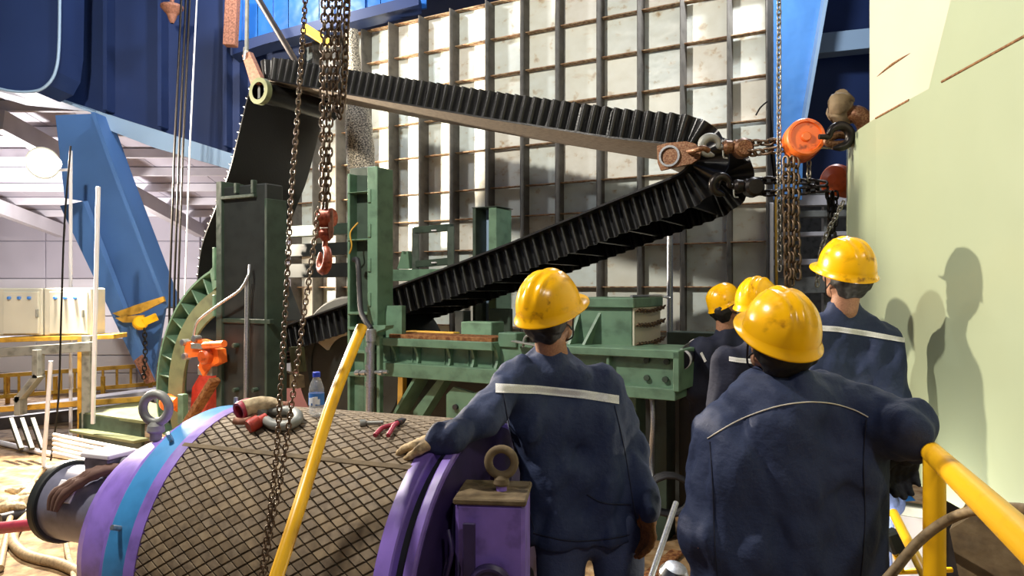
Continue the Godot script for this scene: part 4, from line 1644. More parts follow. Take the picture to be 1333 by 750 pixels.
	# braces below the beam
	var br := thing("diagonal_bracing", "green diagonal bracing plates below the ribbed beam", "brace", mp(560, 545, WB))
	st = S()
	mplate(st, [[505, 548], [541, 487], [545, 487], [509, 548]], WB - 0.1, 0.2)
	obj("edge_strip", st, M.machine, br)
	st = S()
	mplate(st, [[538, 548], [538, 535], [573, 490], [582, 490], [546, 548]], WB, 0.12)
	obj("brace_plate", st, M.machine, br)
	st = S()
	mplate(st, [[508, 548], [545, 488], [580, 488], [545, 548]], WB + 0.15, 0.03)
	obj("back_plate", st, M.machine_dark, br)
	st = S()
	mplate(st, [[581, 700], [581, 514], [590, 504], [616, 512], [640, 504], [640, 700]], WB - 0.05, 0.04)
	obj("base_plate", st, M.machine, br)
	st = S()
	lathe(st, mp(593, 530, WB - 0.06), -WA, [[0.022, -0.04], [0.022, 0.014], [0, 0.016]], 8)
	obj("bolt", st, M.dark_steel, br)
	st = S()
	mplate(st, [[500, 700], [720, 700], [720, 488], [500, 488]], WB + 0.75, 0.05)  # dark sheet added to stand for the shade below the beam
	tag(obj("shade_sheet", st, M.machine_black), "dark sheet standing in for the shade behind the green diagonal bracing", "plate")
	st = S()
	bar(st, mp(524, 488, 5.3), mp(523, 530, 5.3), 0.06, 0.06)
	tag(obj("yellow_upright", st, M.yellow_old), "short yellow upright in the dark gap below the ribbed beam", "bar")
	# small blocks on the beam
	for b in [["green_block", "small green steel block on the beam just left of the nearest worker's helmet", 648, 452, 672, 434, WB - 0.05, 0.16, "machine", "block"], ["bracket_box", "small open green bracket under the belt left of the helmet", 600, 442, 640, 420, WB + 0.35, 0.2, "machine", "bracket"], ["dark_support", "dark upright support under the lower belt", 592, 444, 603, 405, WB + 0.45, 0.12, "machine_black", "support"], ["green_back_plate", "green upright plate under the belt behind the helmet", 636, 440, 664, 402, WB + 0.8, 0.05, "machine_dark", "plate"]]:
		st = S()
		mbox(st, b[2], b[3], b[4], b[5], b[6], b[7], 0.006)
		tag(obj(b[0], st, M[b[8]]), b[1], b[9])
	st = S()
	bar(st, mp(668, 444, WB - 0.1), mp(700, 450, WB - 0.1), 0.06, 0.01)
	tube(st, smooth_path([mp(681, 452, WB - 0.1), mp(683, 440, WB - 0.1), mp(689, 436, WB - 0.1)], 4), 0.01, 6)
	tag(obj("bent_rod", st, M.grey_steel), "small bent rod on the beam beside the green block", "rod")
	# frames between belt and silo wall
	var fr := thing("open_frame", "small dark green rectangular frame behind the belt before the silo wall", "frame", mp(565, 352, 6.2))
	for s in [[[541, 297], [541, 352]], [[587, 295], [587, 348]], [[541, 300], [588, 296]], [[543, 344], [588, 340]]]:
		st = S()
		bar(st, mp(s[0][0], s[0][1], 6.2), mp(s[1][0], s[1][1], 6.2), 0.07, 0.07)
		obj("bar", st, M.machine_dark, fr)
	for y in [300.0, 342.0]:
		st = S()
		mbox(st, 561, y + 1, 567, y - 1, 6.14, 0.03)
		obj("slot_plate", st, M.white_steel, fr)
	st = S()
	mplate(st, [[517, 350], [521, 336], [523, 327], [525, 327], [525.5, 331], [528.5, 331], [529, 327], [531, 327], [533, 350]], 6.15, 0.06)
	tag(obj("forked_bracket", st, M.machine), "small green bracket with forked top on the level beam behind the belt", "bracket")
	st = S()
	mbox(st, 500, 366, 580, 350, 6.1, 0.2)
	tag(obj("level_beam", st, M.machine), "short green level beam carrying the forked bracket", "beam")
	var rc := thing("rear_column", "green H-section column behind the belt before the silo wall", "column", mp(630, 380, 6.3))
	st = S()
	mbox(st, 615, 420, 619, 270, 6.2, 0.3)
	obj("flange", st, M.machine_dark, rc)
	st = S()
	mbox(st, 619, 420, 638, 272, 6.4, 0.03)
	obj("web", st, M.blue_pale, rc)
	st = S()
	mbox(st, 636, 420, 646, 270, 6.2, 0.3)
	obj("flange", st, M.machine, rc)
	st = S()
	mbox(st, 614, 271, 647, 268, 6.19, 0.32)
	obj("cap", st, M.machine_dark, rc)
	# the sleeve of wrapped rope
	var sl := thing("wrapped_sleeve", "thick pale speckled wrapped hose hanging behind the upper belt", "hose", mp(466, 140, 6.35))
	st = S()
	var pts := []
	var rs := []
	for k in 14:
		var t := k / 13.0
		pts.append(mp(lerpf(458, 471, t), lerpf(40, 222, t), 6.35))
		rs.append(lerpf(0.07, 0.155, smoothstep(0.25, 0.75, t)) + 0.006 * sin(k * 2.4))
	tube(st, pts, rs, 18)
	obj("wrapping", st, M.wrap, sl)

func frame_right() -> void:
	var st := S()
	var W := 4.75
	var b := thing("green_chute_box", "green steel box with lid and end coloured pale as if lit behind the worker's head", "box", mp(800, 455, W))
	st = S()
	mbox(st, 740, 458, 823, 399, W, 0.55, 0.006)
	obj("body", st, M.machine, b)
	st = S()
	mbox(st, 738, 400, 825, 388, W - 0.03, 0.62, 0.006)
	obj("lid", st, M.machine, b)
	for s in [[[752, 407], [748, 455]], [[779, 407], [765, 455]]]:
		st = S()
		var A := mp(s[0][0], s[0][1], W)
		var Bm := mp(s[1][0], 456, W)
		prism(st, [A, Bm, Bm - WA * 0.16], RA * 0.02)
		obj("rib", st, M.machine, b)
	st = S()
	prism(st, [mp(823.5, 454, W), mp(823.5, 392, W), mp(823.5, 392, W) + WA * 0.55, mp(823.5, 454, W) + WA * 0.55], RA * 0.012)
	obj("end_plate", st, M.tank_cream, b)  # cream puts the bright light on this green face into the colour
	for k in 3:
		var y: float = [404.0, 423.0, 448.0][k]
		var ch := thing("tie_chain", ["rusty tie chain across the box's pale end, top of three", "rusty tie chain across the box's pale end, middle of three", "rusty tie chain across the box's pale end, lowest of three"][k], "chain", mp(826, y, W), "tie chains on the box end")
		var p0 := mp(824.5, y, W) + RA * 0.035
		chain(ch, [p0 - WA * 0.02, p0 + WA * 0.28 - UP * 0.01, p0 + WA * 0.56 + UP * 0.015], 0.034, 0.0056, 0.039, M.chain_rust)
	st = S()
	tube(st, [mp(822, 386, W), mp(822, 386, W) + WA * 0.6, mp(873, 388, W + 0.6)], 0.011, 6)
	tag(obj("thin_rail", st, M.galvanised), "thin silver rail beside the green box lid", "rail")
	st = S()
	tube(st, [mp(872, 300, 6.5), mp(872, 437, 6.5)], 0.028, 10)
	tag(obj("upright_pipe", st, M.galvanised), "upright silver pipe before the silo wall right of the green box", "pipe")
	# end beam in front
	var e := thing("end_beam", "green end beam with bolted plate right of the nearest worker", "beam", mp(835, 510, W - 0.25))
	st = S()
	mbox(st, 720, 460, 884, 457, W - 0.28, 0.5)
	obj("top_flange", st, M.machine, e)
	st = S()
	mbox(st, 720, 508, 879, 460, W - 0.21, 0.04)
	obj("web", st, M.machine, e)
	st = S()
	mbox(st, 720, 510, 879, 507, W - 0.26, 0.25)
	obj("bottom_flange", st, M.machine, e)
	st = S()
	mbox(st, 876, 510, 884, 459, W - 0.28, 0.4)
	obj("end_plate", st, M.machine, e)
	st = S()
	mbox(st, 789, 506, 793, 460, W - 0.26, 0.16)
	obj("stiffener", st, M.machine, e)
	st = S()
	for p in [[842, 469], [868, 471], [842, 492], [866, 494]]: lathe(st, mp(p[0], p[1], W - 0.22), -WA, [[0.02, -0.03], [0.02, 0.01], [0, 0.012]], 8)
	obj("bolt", st, M.machine_dark, e)
	var rl := thing("black_roller", "black roller with white end bands right of the green end beam", "roller", mp(893, 470, W))
	var r0 := mp(885, 469, W - 0.18)
	var r1 := mp(908, 452, W + 0.55)
	var rx := (r1 - r0)
	st = S()
	lathe(st, r0, rx, [[0.0, 0.0], [0.062, 0.0], [0.062, rx.length()], [0, rx.length()]], 20)
	obj("tube", st, M.rubber, rl)
	for t in [0.02, 0.9]:
		st = S()
		lathe(st, r0 + rx * t, rx, [[0.0, -0.003], [0.066, -0.003], [0.066, 0.05], [0.0, 0.053]], 20)
		obj("white_band", st, M.white_steel, rl)
	st = S()
	mbox(st, 868, 452, 935, 434, 6.4, 0.25)
	tag(obj("rear_cross_beam", st, M.machine_dark), "dark green cross beam behind the black roller", "beam")
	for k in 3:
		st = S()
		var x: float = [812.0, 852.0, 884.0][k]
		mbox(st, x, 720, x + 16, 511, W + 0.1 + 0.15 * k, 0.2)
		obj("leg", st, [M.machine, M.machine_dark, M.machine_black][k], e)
	st = S()
	tube(st, smooth_path([mp(848, 512, W - 0.15), mp(850, 550, W - 0.18), mp(847, 600, W - 0.15), mp(852, 640, W - 0.2)], 5), 0.016, 7)
	tag(obj("shiny_conduit", st, M.galvanised), "shiny conduit running down the machine leg", "conduit")
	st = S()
	mplate(st, [[640, 720], [900, 720], [900, 512], [640, 512]], W + 0.9, 0.05)  # dark sheet added to stand for the shade between the legs
	tag(obj("back_shade_sheet", st, M.machine_black), "dark sheet standing in for the shade behind the machine legs", "plate")
	# structures seen right of the silo, below the blue bulkhead
	var rk := thing("grey_rack", "grey rack of level rails far behind the hoist chains", "rack", Vector3(4.2, FLOOR, -9.2))
	for x in [1003.0, 1075.0, 1128.0]:
		st = S()
		bar(st, at(x, 240, 9.25), Vector3(at(x, 240, 9.25).x, FLOOR, -9.25), 0.08, 0.08)
		obj("upright", st, M.grey_steel, rk)
	for k in 6:
		st = S()
		var y: float = [246.0, 262.0, 280.0, 306.0, 342.0, 372.0][k]
		bar(st, at(1000, y, 9.2), at(1130, y - 2, 9.2), 0.2, [0.2, 0.14, 0.08, 0.05, 0.07, 0.2][k])
		obj("rail", st, [M.grey_steel, M.white_steel, M.grey_steel, M.white_steel, M.white_steel, M.grey_steel][k], rk)
	st = S()
	dplate(st, [[990, 236], [1300, 236], [1300, 560], [990, 560]], 10.5, 0.2)
	tag(obj("grey_back_panel", st, M.grey_steel), "grey panel far behind the hoist chains", "panel")
	st = S()
	bar(st, at(1004, 264, 7.0), Vector3(at(1004, 470, 7.0).x, FLOOR, -7.0), 0.035, 0.035)
	tag(obj("white_upright", st, M.white_steel), "white upright bar at the silo wall's right end", "bar")
	st = S()
	bar(st, at(1010, 240, 7.3), Vector3(at(1012, 470, 7.3).x, FLOOR, -7.3), 0.025, 0.025)
	tag(obj("yellow_upright_bar", st, M.yellow_old), "thin yellow upright bar beside the white one behind the hoists", "bar")
	st = S()
	tube(st, smooth_path(rowz([[999, -20], [1000, 120], [1003, 170], [1010, 240]], 7.05), 4), 0.02, 7)
	tag(obj("edge_cable", st, M.chain_dark), "dark cable running down the edge of the silo wall", "cable")
	st = S()
	tube(st, smooth_path(rowz([[999, 132], [990, 140], [984, 150]], 6.9), 4), 0.008, 6)
	tag(obj("loose_wire", st, M.chain_dark), "short loose wire curling from the silo wall's right edge", "wire")

func drum() -> void:
	var yaw := deg_to_rad(21.7)
	var A := Vector3(cos(yaw), 0, sin(yaw))           # along the drum, to the right end
	var R := 0.6
	var p0 := Vector3(-1.15, 0.545, -3.17)            # middle of the lagging's left end
	var L := 1.03
	var root := thing("lagged_drum", "large drum pulley with diamond-grooved rubber lagging and purple flanges", "drum", Vector3(-0.7, FLOOR, -3.0))
	var st := S()
	lathe(st, p0, A, [[0.0, 0.0], [R - 0.012, 0.0], [R - 0.012, L], [0.0, L]], 72)
	obj("lagging_base", st, M.lagging_groove, root)
	# one curved diamond, turned and moved along the drum
	var nc := 88
	var dphi := TAU / nc
	var ds := L / 15.0
	var mk := func(m: Material) -> ArrayMesh:
		var s := S()
		var half := [ds * 0.5 * 0.94, dphi * 0.5 * 0.93]
		var P := func(u: float, v: float, r: float) -> Vector3: return Vector3(u, r * cos(v), -r * sin(v))
		var top := []
		var low := []
		for e in [[1, 0], [0, 1], [-1, 0], [0, -1]]:
			top.append(P.call(e[0] * half[0] * 0.86, e[1] * half[1] * 0.86, R))
			low.append(P.call(e[0] * half[0], e[1] * half[1], R - 0.012))
		q(s, top[3], top[2], top[1], top[0]) if (top[1] - top[0]).cross(top[2] - top[0]).y < 0 else q(s, top[0], top[1], top[2], top[3])
		for k in 4: qo(s, low[k], low[(k + 1) % 4], top[(k + 1) % 4], top[k], Vector3(0, R - 0.03, 0))
		return mesh_of(s, m)
	var mats := [M.lagging, mat("lagging_worn", c8(138, 126, 106), 0.7, 0, M.lagging.albedo_texture, 2.0), mat("lagging_pale", c8(162, 150, 128), 0.75, 0, M.lagging.albedo_texture, 1.6)]
	var kinds := [mk.call(mats[0]), mk.call(mats[1]), mk.call(mats[2])]
	var C := Vector3.UP.cross(A)
	var spots := []
	for i in 15:
		for k in nc:
			for h in 2:
				var s := (i + 0.5 + 0.5 * h) * ds
				if s > L - ds * 0.4: continue
				var a := (k + 0.5 * h) * dphi
				spots.append([s, a])
	var lay := []
	for s in spots:
		var rot := Basis(A, s[1])
		var X := Transform3D(rot * Basis(A, UP, A.cross(UP)), p0 + A * s[0])
		var c: Vector3 = X * Vector3(0, R, 0)
		var nrm: Vector3 = (c - (p0 + A * s[0])).normalized()
		var face: float = nrm.dot((EYE - c).normalized())
		var pr := Vector2(c.x / -c.z, (c.y - EYE.y) / -c.z)
		var shown: bool = face > 0.05 and pr.y > -0.41
		lay.append([face / c.distance_squared_to(EYE) if shown else -1.0 + face * 0.1, X])
	lay.sort_custom(func(a, b): return a[0] > b[0])
	for i in 296: put("lagging_diamond", kinds[rng.randi_range(0, 2)], root, lay[i][1])
	var mm := MultiMesh.new()
	mm.transform_format = MultiMesh.TRANSFORM_3D
	mm.mesh = kinds[0]
	mm.instance_count = lay.size() - 296
	for i in range(296, lay.size()): mm.set_instance_transform(i - 296, Transform3D(Basis(), -root.position) * lay[i][1])
	var mi := MultiMeshInstance3D.new()
	mi.multimesh = mm
	mi.name = "other_diamonds"
	mi.set_meta("kind", "stuff")
	root.add_child(mi, true)
	# the lagging's joint along the drum
	st = S()
	var ja := deg_to_rad(34.0)
	var jn := UP * cos(ja) + A.cross(UP) * sin(ja)
	bar(st, p0 + jn * (R + 0.001), p0 + A * L + jn * (R + 0.001), 0.02, 0.006, jn, 0.002)
	obj("lagging_joint", st, M.tarp, root)
	# left end: blue ring, purple reducer housing, grey motor
	st = S()
	lathe(st, p0, -A, [[0.0, -0.036], [R + 0.003, -0.036], [R + 0.004, 0.0], [R + 0.004, 0.014], [R - 0.01, 0.02], [0.0, 0.02]], 72)
	obj("purple_rim", st, M.purple, root)
	st = S()
	lathe(st, p0 - A * 0.018, -A, [[0.3, 0.0], [R - 0.012, 0.0], [R - 0.012, 0.115], [R - 0.02, 0.125], [0.3, 0.125]], 72)
	obj("blue_ring", st, M.ring_blue, root)
	for k in 10:
		var a := TAU * k / 10 + 0.55
		var rad := UP * cos(a) + A.cross(UP) * sin(a)
		st = S()
		lathe(st, p0 - A * 0.09 + rad * (R - 0.02), rad, [[0.01, 0.0], [0.01, 0.045], [0.0, 0.048]], 10)
		obj("set_screw", st, M.galvanised, root)
	# right end: two purple rims, groove between, spoked end disc
	var pr0 := p0 + A * L
	st = S()
	lathe(st, pr0, A, [[0.0, -0.03], [R + 0.004, -0.03], [R + 0.006, 0.0], [R + 0.006, 0.024], [R, 0.028], [0.2, 0.028]], 72)
	obj("purple_rim", st, M.purple, root)
	st = S()
	lathe(st, pr0, A, [[R - 0.035, 0.02], [R - 0.035, 0.1]], 72)
	obj("groove", st, M.machine_black, root)
	st = S()
	lathe(st, pr0, A, [[0.46, 0.07], [R, 0.07], [R + 0.002, 0.074], [R + 0.002, 0.1], [R - 0.006, 0.105], [0.58, 0.105]], 72)
	obj("purple_rim", st, M.purple, root)
	st = S()   # end disc with openings
	var e0 := pr0 + A * 0.088
	annulus(st, e0, UP, A.cross(UP), 0.4, 0.58, A * 0.02, 0, TAU, 60)
	annulus(st, e0, UP, A.cross(UP), 0.0, 0.2, A * 0.02, 0, TAU, 40)
	for k in 5:
		var a := TAU * k / 5 + 0.25
		var v := UP * cos(a) + A.cross(UP) * sin(a)
		var w := A.cross(v)
		prism(st, [e0 + v * 0.15 + w * 0.09, e0 + v * 0.42 + w * 0.13, e0 + v * 0.42 - w * 0.13, e0 + v * 0.15 - w * 0.09], A * 0.02)
	obj("end_disc", st, M.purple_dark, root)
	st = S()
	lathe(st, e0, A, [[0.0, 0.0], [0.1, 0.0], [0.1, 0.16], [0.08, 0.18], [0.0, 0.18]], 28)
	obj("shaft_end", st, M.dark_steel, root)
	st = S()   # cradle that carries the drum
	for s in [0.12, 0.8]:
		bar(st, p0 + A * s + Vector3(0, -0.63, 0) - C.normalized() * 0.45, p0 + A * s + Vector3(0, -0.63, 0) + C.normalized() * 0.45, 0.1, 0.07)
	tag(obj("timber_bearers", st, M.plank), "timber bearers on the ground under the large drum", "timber")
	# purple reducer
	var red := thing("reducer_housing", "purple tapered gearbox housing at the drum's left end", "gearbox", p0 - A * 0.2)
	var q0 := p0 - A * 0.143
	st = S()
	lathe(st, q0, -A, [[0.0, 0.0], [0.575, 0.0], [0.575, 0.02], [0.48, 0.05], [0.44, 0.28], [0.42, 0.33], [0.26, 0.36], [0.0, 0.36]], 60)
	obj("housing", st, M.purple, red)
	st = S()
	prism(st, [q0 - A * 0.05 + Vector3(0, -0.45, 0) + A.cross(UP) * 0.0 - C * 0.0 + (A.cross(UP)) * 0.25, q0 - A * 0.05 + Vector3(0, -0.66, 0) + A.cross(UP) * 0.5, q0 - A * 0.05 + Vector3(0, -0.66, 0) - A.cross(UP) * 0.5, q0 - A * 0.05 + Vector3(0, -0.45, 0) - A.cross(UP) * 0.25], -A * 0.2)
	obj("foot", st, M.purple_dark, red)
	var mo := thing("drive_motor", "grey cylindrical drive motor with black end flange left of the drum", "motor", p0 - A * 0.8)
	var m0 := p0 - A * 0.5 + Vector3(0, 0.075, 0)
	st = S()
	lathe(st, m0, -A, [[0.0, 0.0], [0.21, 0.0], [0.21, 0.03], [0.175, 0.04], [0.175, 0.56], [0.0, 0.56]], 40)
	obj("body", st, M.motor_grey, mo)
	st = S()
	lathe(st, m0 - A * 0.55, -A, [[0.16, 0.0], [0.19, 0.0], [0.195, 0.006], [0.195, 0.04], [0.185, 0.05], [0.12, 0.05], [0.1, 0.03], [0.0, 0.03]], 40)
	obj("end_flange", st, M.machine_black, mo)
	for k in 8:
		var a := TAU * k / 8 + 0.2
		st = S()
		lathe(st, m0 - A * 0.595 + (UP * cos(a) + A.cross(UP) * sin(a)) * 0.168, -A, [[0.012, 0.0], [0.012, 0.01], [0.0, 0.012]], 6)
		obj("bolt", st, M.galvanised, mo)
	st = S()
	bx(st, Transform3D(Basis(A, UP, A.cross(UP)), m0 - A * 0.3 + UP * 0.2), Vector3(0.16, 0.09, 0.14), 0.008)
	var tb := obj("terminal_box", st, M.motor_grey, mo)
	st = S()
	bx(st, Transform3D(Basis(A, UP, A.cross(UP)), m0 - A * 0.3 + UP * 0.255), Vector3(0.18, 0.024, 0.16), 0.006)
	obj("lid", st, M.white_steel, tb)
	st = S()
	lathe(st, m0 - A * 0.2 + UP * 0.215, A, [[0.0, 0.0], [0.03, 0.0], [0.03, 0.03], [0.022, 0.03], [0.022, 0.07], [0.03, 0.07], [0.03, 0.1], [0.0, 0.11]], 12)
	obj("cable_gland", st, M.galvanised, mo)
	st = S()
	var pl := A.cross(UP)
	var pn := (pl * 0.82 + UP * 0.57).normalized()
	bx(st, Transform3D(Basis(A, pn, A.cross(pn)), m0 - A * 0.4 + pn * 0.175), Vector3(0.12, 0.012, 0.1), 0.002)
	obj("rating_plate", st, M.white_steel, mo)
	st = S()
	for k in 3:
		var b0 := m0 - A * (0.16 + 0.02 * k) + UP * 0.2
		tube(st, smooth_path([b0, b0 - A * 0.05 + pl * 0.1 + UP * 0.0, b0 - A * 0.12 + pl * 0.15 - UP * 0.04, b0 - A * (0.19 + 0.01 * k) + pl * 0.19 - UP * 0.1, b0 - A * 0.22 + pl * 0.208 - UP * 0.17], 5), [0.024, 0.022, 0.02, 0.026, 0.018, 0.024, 0.02, 0.026, 0.022, 0.018, 0.02, 0.024, 0.02, 0.018, 0.022, 0.02, 0.018, 0.016, 0.014, 0.012, 0.01] , 8)
	tag(obj("brown_rag", st, M.purple_cloth), "dark brown rag draped over the grey drive motor", "rag")
	# eye bolt on the reducer
	eye_bolt("eye_bolt", "big steel eye bolt standing on the purple gearbox at left", q0 - A * 0.277 + UP * 0.445 + A.cross(UP) * 0.08, 0.062, 0.02, M.grey_steel, Vector3(1, 0, 0.15))
	# purple pedestal at the right end
	var pd := thing("purple_pedestal", "purple steel pedestal with brown dusty top before the drum's right end", "pedestal", Vector3(-0.06, FLOOR, -2.42))
	st = S()
	bx(st, Transform3D(Basis(UP, deg_to_rad(-6)), Vector3(-0.06, 0.42, -2.46)), Vector3(0.225, 1.08, 0.22), 0.012)
	obj("block", st, M.purple, pd)
	st = S()
	bx(st, Transform3D(Basis(UP, deg_to_rad(-6)), Vector3(-0.06, 0.968, -2.46)), Vector3(0.235, 0.02, 0.24), 0.006)
	obj("top_plate", st, M.tarp, pd)
	st = S()
	lathe(st, at(638, 762, 2.32), Vector3(-0.1, 0, 1), [[0.07, 0.0], [0.07, 0.012], [0.058, 0.02], [0.05, 0.02], [0.05, 0.004], [0, 0.004]], 24)
	obj("round_cover", st, M.purple_dark, pd)
	st = S()
	bx(st, Transform3D(Basis(UP, deg_to_rad(-6)), Vector3(-0.135, 0.41, -2.322)), Vector3(0.04, 1.0, 0.012), 0.004)
	obj("side_rib", st, M.purple_dark, pd)
	eye_bolt("eye_bolt", "large pale dusty eye bolt on the purple pedestal beside the worker", Vector3(-0.035, 0.978, -2.45), 0.044, 0.0145, M.tarp, Vector3(1, 0, 0.15), M.purple)
	st = S()
	tube(st, smooth_path(rowz([[583, 690, 2.36], [588, 720, 2.34], [580, 760, 2.36], [586, 800, 2.36]], 2.3), 4), 0.008, 6)
	tube(st, smooth_path(rowz([[596, 640, 2.5], [590, 690, 2.42], [597, 740, 2.36], [590, 800, 2.36]], 2.3), 4), 0.007, 6)
	tag(obj("thin_hoses", st, M.purple_dark), "thin purple-black hoses hanging beside the purple pedestal", "hose")

func on_drum(px: float, py: float, lift: float) -> Vector3:   # a spot on the lagging, lifted off it
	var yaw := deg_to_rad(21.7)
	var A := Vector3(cos(yaw), 0, sin(yaw))
	var p0 := Vector3(-1.15, 0.545, -3.17)
	var D := Vector3((px - 666.5) / F, (375.0 - py) / F, -1)
	var o := EYE - p0
	o -= A * o.dot(A)
	D -= A * D.dot(A)
	var r := 0.6 + lift
	var b := o.dot(D) / D.length_squared()
	var c := (o.length_squared() - r * r) / D.length_squared()
	var t := -b - sqrt(maxf(b * b - c, 0.0))
	return at(px, py, t)

func drow(a: Array, lift: float) -> Array:
	var r := []
	for p in a: r.append(on_drum(p[0], p[1], lift if p.size() < 3 else p[2]))
	return r

func eye_bolt(called: String, label: String, foot: Vector3, r: float, wire: float, m: Material, across: Vector3, collar: Material = null) -> void:
	var o := thing(called, label, "bolt", foot)
	var x := across.normalized()
	var st := S()
	var pts := []
	for k in 22: pts.append(foot + UP * (r + wire * 3.4) + (x * cos(TAU * k / 22) + UP * sin(TAU * k / 22)) * r)
	tube(st, pts, wire, 10, true)
	obj("ring", st, m, o)
	st = S()
	lathe(st, foot + UP * wire * 1.2, UP, [[wire * 1.7, 0.0], [wire * 1.9, wire * 0.4], [wire * 1.7, wire * 1.5], [wire * 1.1, wire * 2.4]], 16)
	obj("collar", st, m, o)
	st = S()
	lathe(st, foot, UP, [[wire * 1.25, -0.01], [wire * 1.25, wire * 1.3]], 14)
	obj("shank", st, collar if collar else m, o)

func drum_top() -> void:
	var st := S()
	# water bottle
	var foot := on_drum(412, 541, 0.002)
	var b := thing("water_bottle", "clear plastic water bottle with blue cap standing on the drum", "bottle", foot)
	var s := 0.166 / 0.235
	st = S()
	lathe(st, foot, UP, [[0.0, 0.004], [0.03 * s, 0.0], [0.034 * s, 0.008], [0.034 * s, 0.05], [0.032 * s, 0.055], [0.034 * s, 0.06], [0.034 * s, 0.13], [0.031 * s, 0.136], [0.034 * s, 0.142], [0.033 * s, 0.155], [0.024 * s, 0.19], [0.0145 * s, 0.215], [0.0135 * s, 0.225]].map(func(v): return [v[0] * 1.25, v[1] * s]), 28, true)
	obj("body", st, M.clear_plastic, b)
	st = S()
	lathe(st, foot, UP, [[0.0, 0.006], [0.03 * s * 1.2, 0.008], [0.03 * s * 1.25, 0.1 * s], [0.0, 0.1 * s]], 20)
	obj("water", st, M.water, b)
	st = S()
	lathe(st, foot, UP, [[0.0345 * s * 1.25, 0.062 * s], [0.0345 * s * 1.25, 0.128 * s]], 28)
	var lb := obj("label", st, M.label_blue, b)
	st = S()   # white mountain shape printed on the label
	for k in 5:
		var a := deg_to_rad(60 + 17 * k)
		var cc := foot + Vector3(cos(a), 0, sin(a)) * 0.035 * s * 1.25 + UP * (0.082 + 0.008 * (k % 2)) * s
		bx(st, Transform3D(Basis(UP, PI / 2 - a), cc), Vector3(0.011, 0.022 + 0.008 * (k % 3), 0.0012), 0.0004)
	obj("white_print", st, M.label_white, lb)
	st = S()
	lathe(st, foot, UP, [[0.0135 * s * 1.3, 0.218 * s], [0.0165 * s * 1.3, 0.218 * s], [0.0165 * s * 1.3, 0.243 * s], [0.014 * s * 1.3, 0.246 * s], [0.0, 0.246 * s]], 20)
	obj("cap", st, M.cap_blue, b)
	# shackle lying with a strap
	var sh := thing("bow_shackle", "grey steel bow shackle with red pin end lying on the drum", "shackle", at(360, 552, 3.0))
	st = S()
	tube(st, smooth_path(drow([[331, 549], [344, 547], [356, 553], [372, 554], [385, 549], [388, 541], [378, 535], [362, 535], [348, 533], [337, 540]], 0.022), 4), 0.02, 10)
	obj("bow", st, M.grey_steel, sh)
	st = S()
	lathe(st, on_drum(323, 556, 0.028), on_drum(336, 549, 0.028) - on_drum(323, 556, 0.028), [[0.0, 0.0], [0.024, 0.0], [0.027, 0.01], [0.027, 0.045], [0.018, 0.05], [0.018, 0.08]], 14)
	obj("red_pin_end", st, M.red, sh)
	var hs := thing("canvas_hose", "cream canvas hose with red coupling lying on the drum", "hose", at(325, 535, 3.0))
	st = S()
	tube(st, smooth_path(drow([[318, 533], [330, 529], [342, 526], [352, 525], [366, 526]], 0.05), 5), lerp_list([0.036, 0.036, 0.032, 0.026, 0.012], 5), 12)
	obj("sleeve", st, M.rag, hs)
	st = S()
	lathe(st, on_drum(311, 536, 0.045), on_drum(322, 531, 0.045) - on_drum(311, 536, 0.045), [[0.026, 0.05], [0.026, 0.0], [0.037, -0.002], [0.04, 0.012], [0.037, 0.05], [0.034, 0.06]], 20)
	lathe(st, on_drum(311, 536, 0.045), on_drum(322, 531, 0.045) - on_drum(311, 536, 0.045), [[0.0, 0.03], [0.026, 0.03]], 20)
	obj("coupling", st, M.red_pipe, hs)
	st = S()
	tube(st, smooth_path(drow([[306, 548], [316, 549], [328, 545], [344, 533], [360, 527], [376, 527]], 0.018), 5), 0.014, 7)
	tag(obj("leather_strap", st, M.leather), "brown leather strap tangled with the shackle on the drum", "strap")
	# pliers
	var pl := thing("pliers", "dark red handled pliers lying on the drum by the glove", "pliers", at(506, 553, 2.86))
	st = S()
	tube(st, smooth_path(drow([[488, 567], [498, 557], [512, 553], [519, 549]], 0.012), 4), 0.0085, 8)
	tube(st, smooth_path(drow([[505, 567], [510, 559], [514, 553], [521, 549]], 0.016), 4), 0.0085, 8)
	obj("handles", st, M.red_pipe, pl)
	st = S()
	tube(st, drow([[517, 551], [523, 548], [528, 546]], 0.014), [0.014, 0.013, 0.004], 8)
	obj("jaws", st, M.dark_steel, pl)
	st = S()
	tube(st, drow([[472, 551], [499, 550]], 0.008), 0.007, 8)
	lathe(st, on_drum(472, 551, 0.01), Vector3(-1, 0, 0.2), [[0.0, -0.012], [0.014, -0.012], [0.014, 0.01], [0.0, 0.01]], 6)
	tag(obj("steel_bolt", st, M.grey_steel), "loose steel bolt lying on the drum behind the pliers", "bolt")

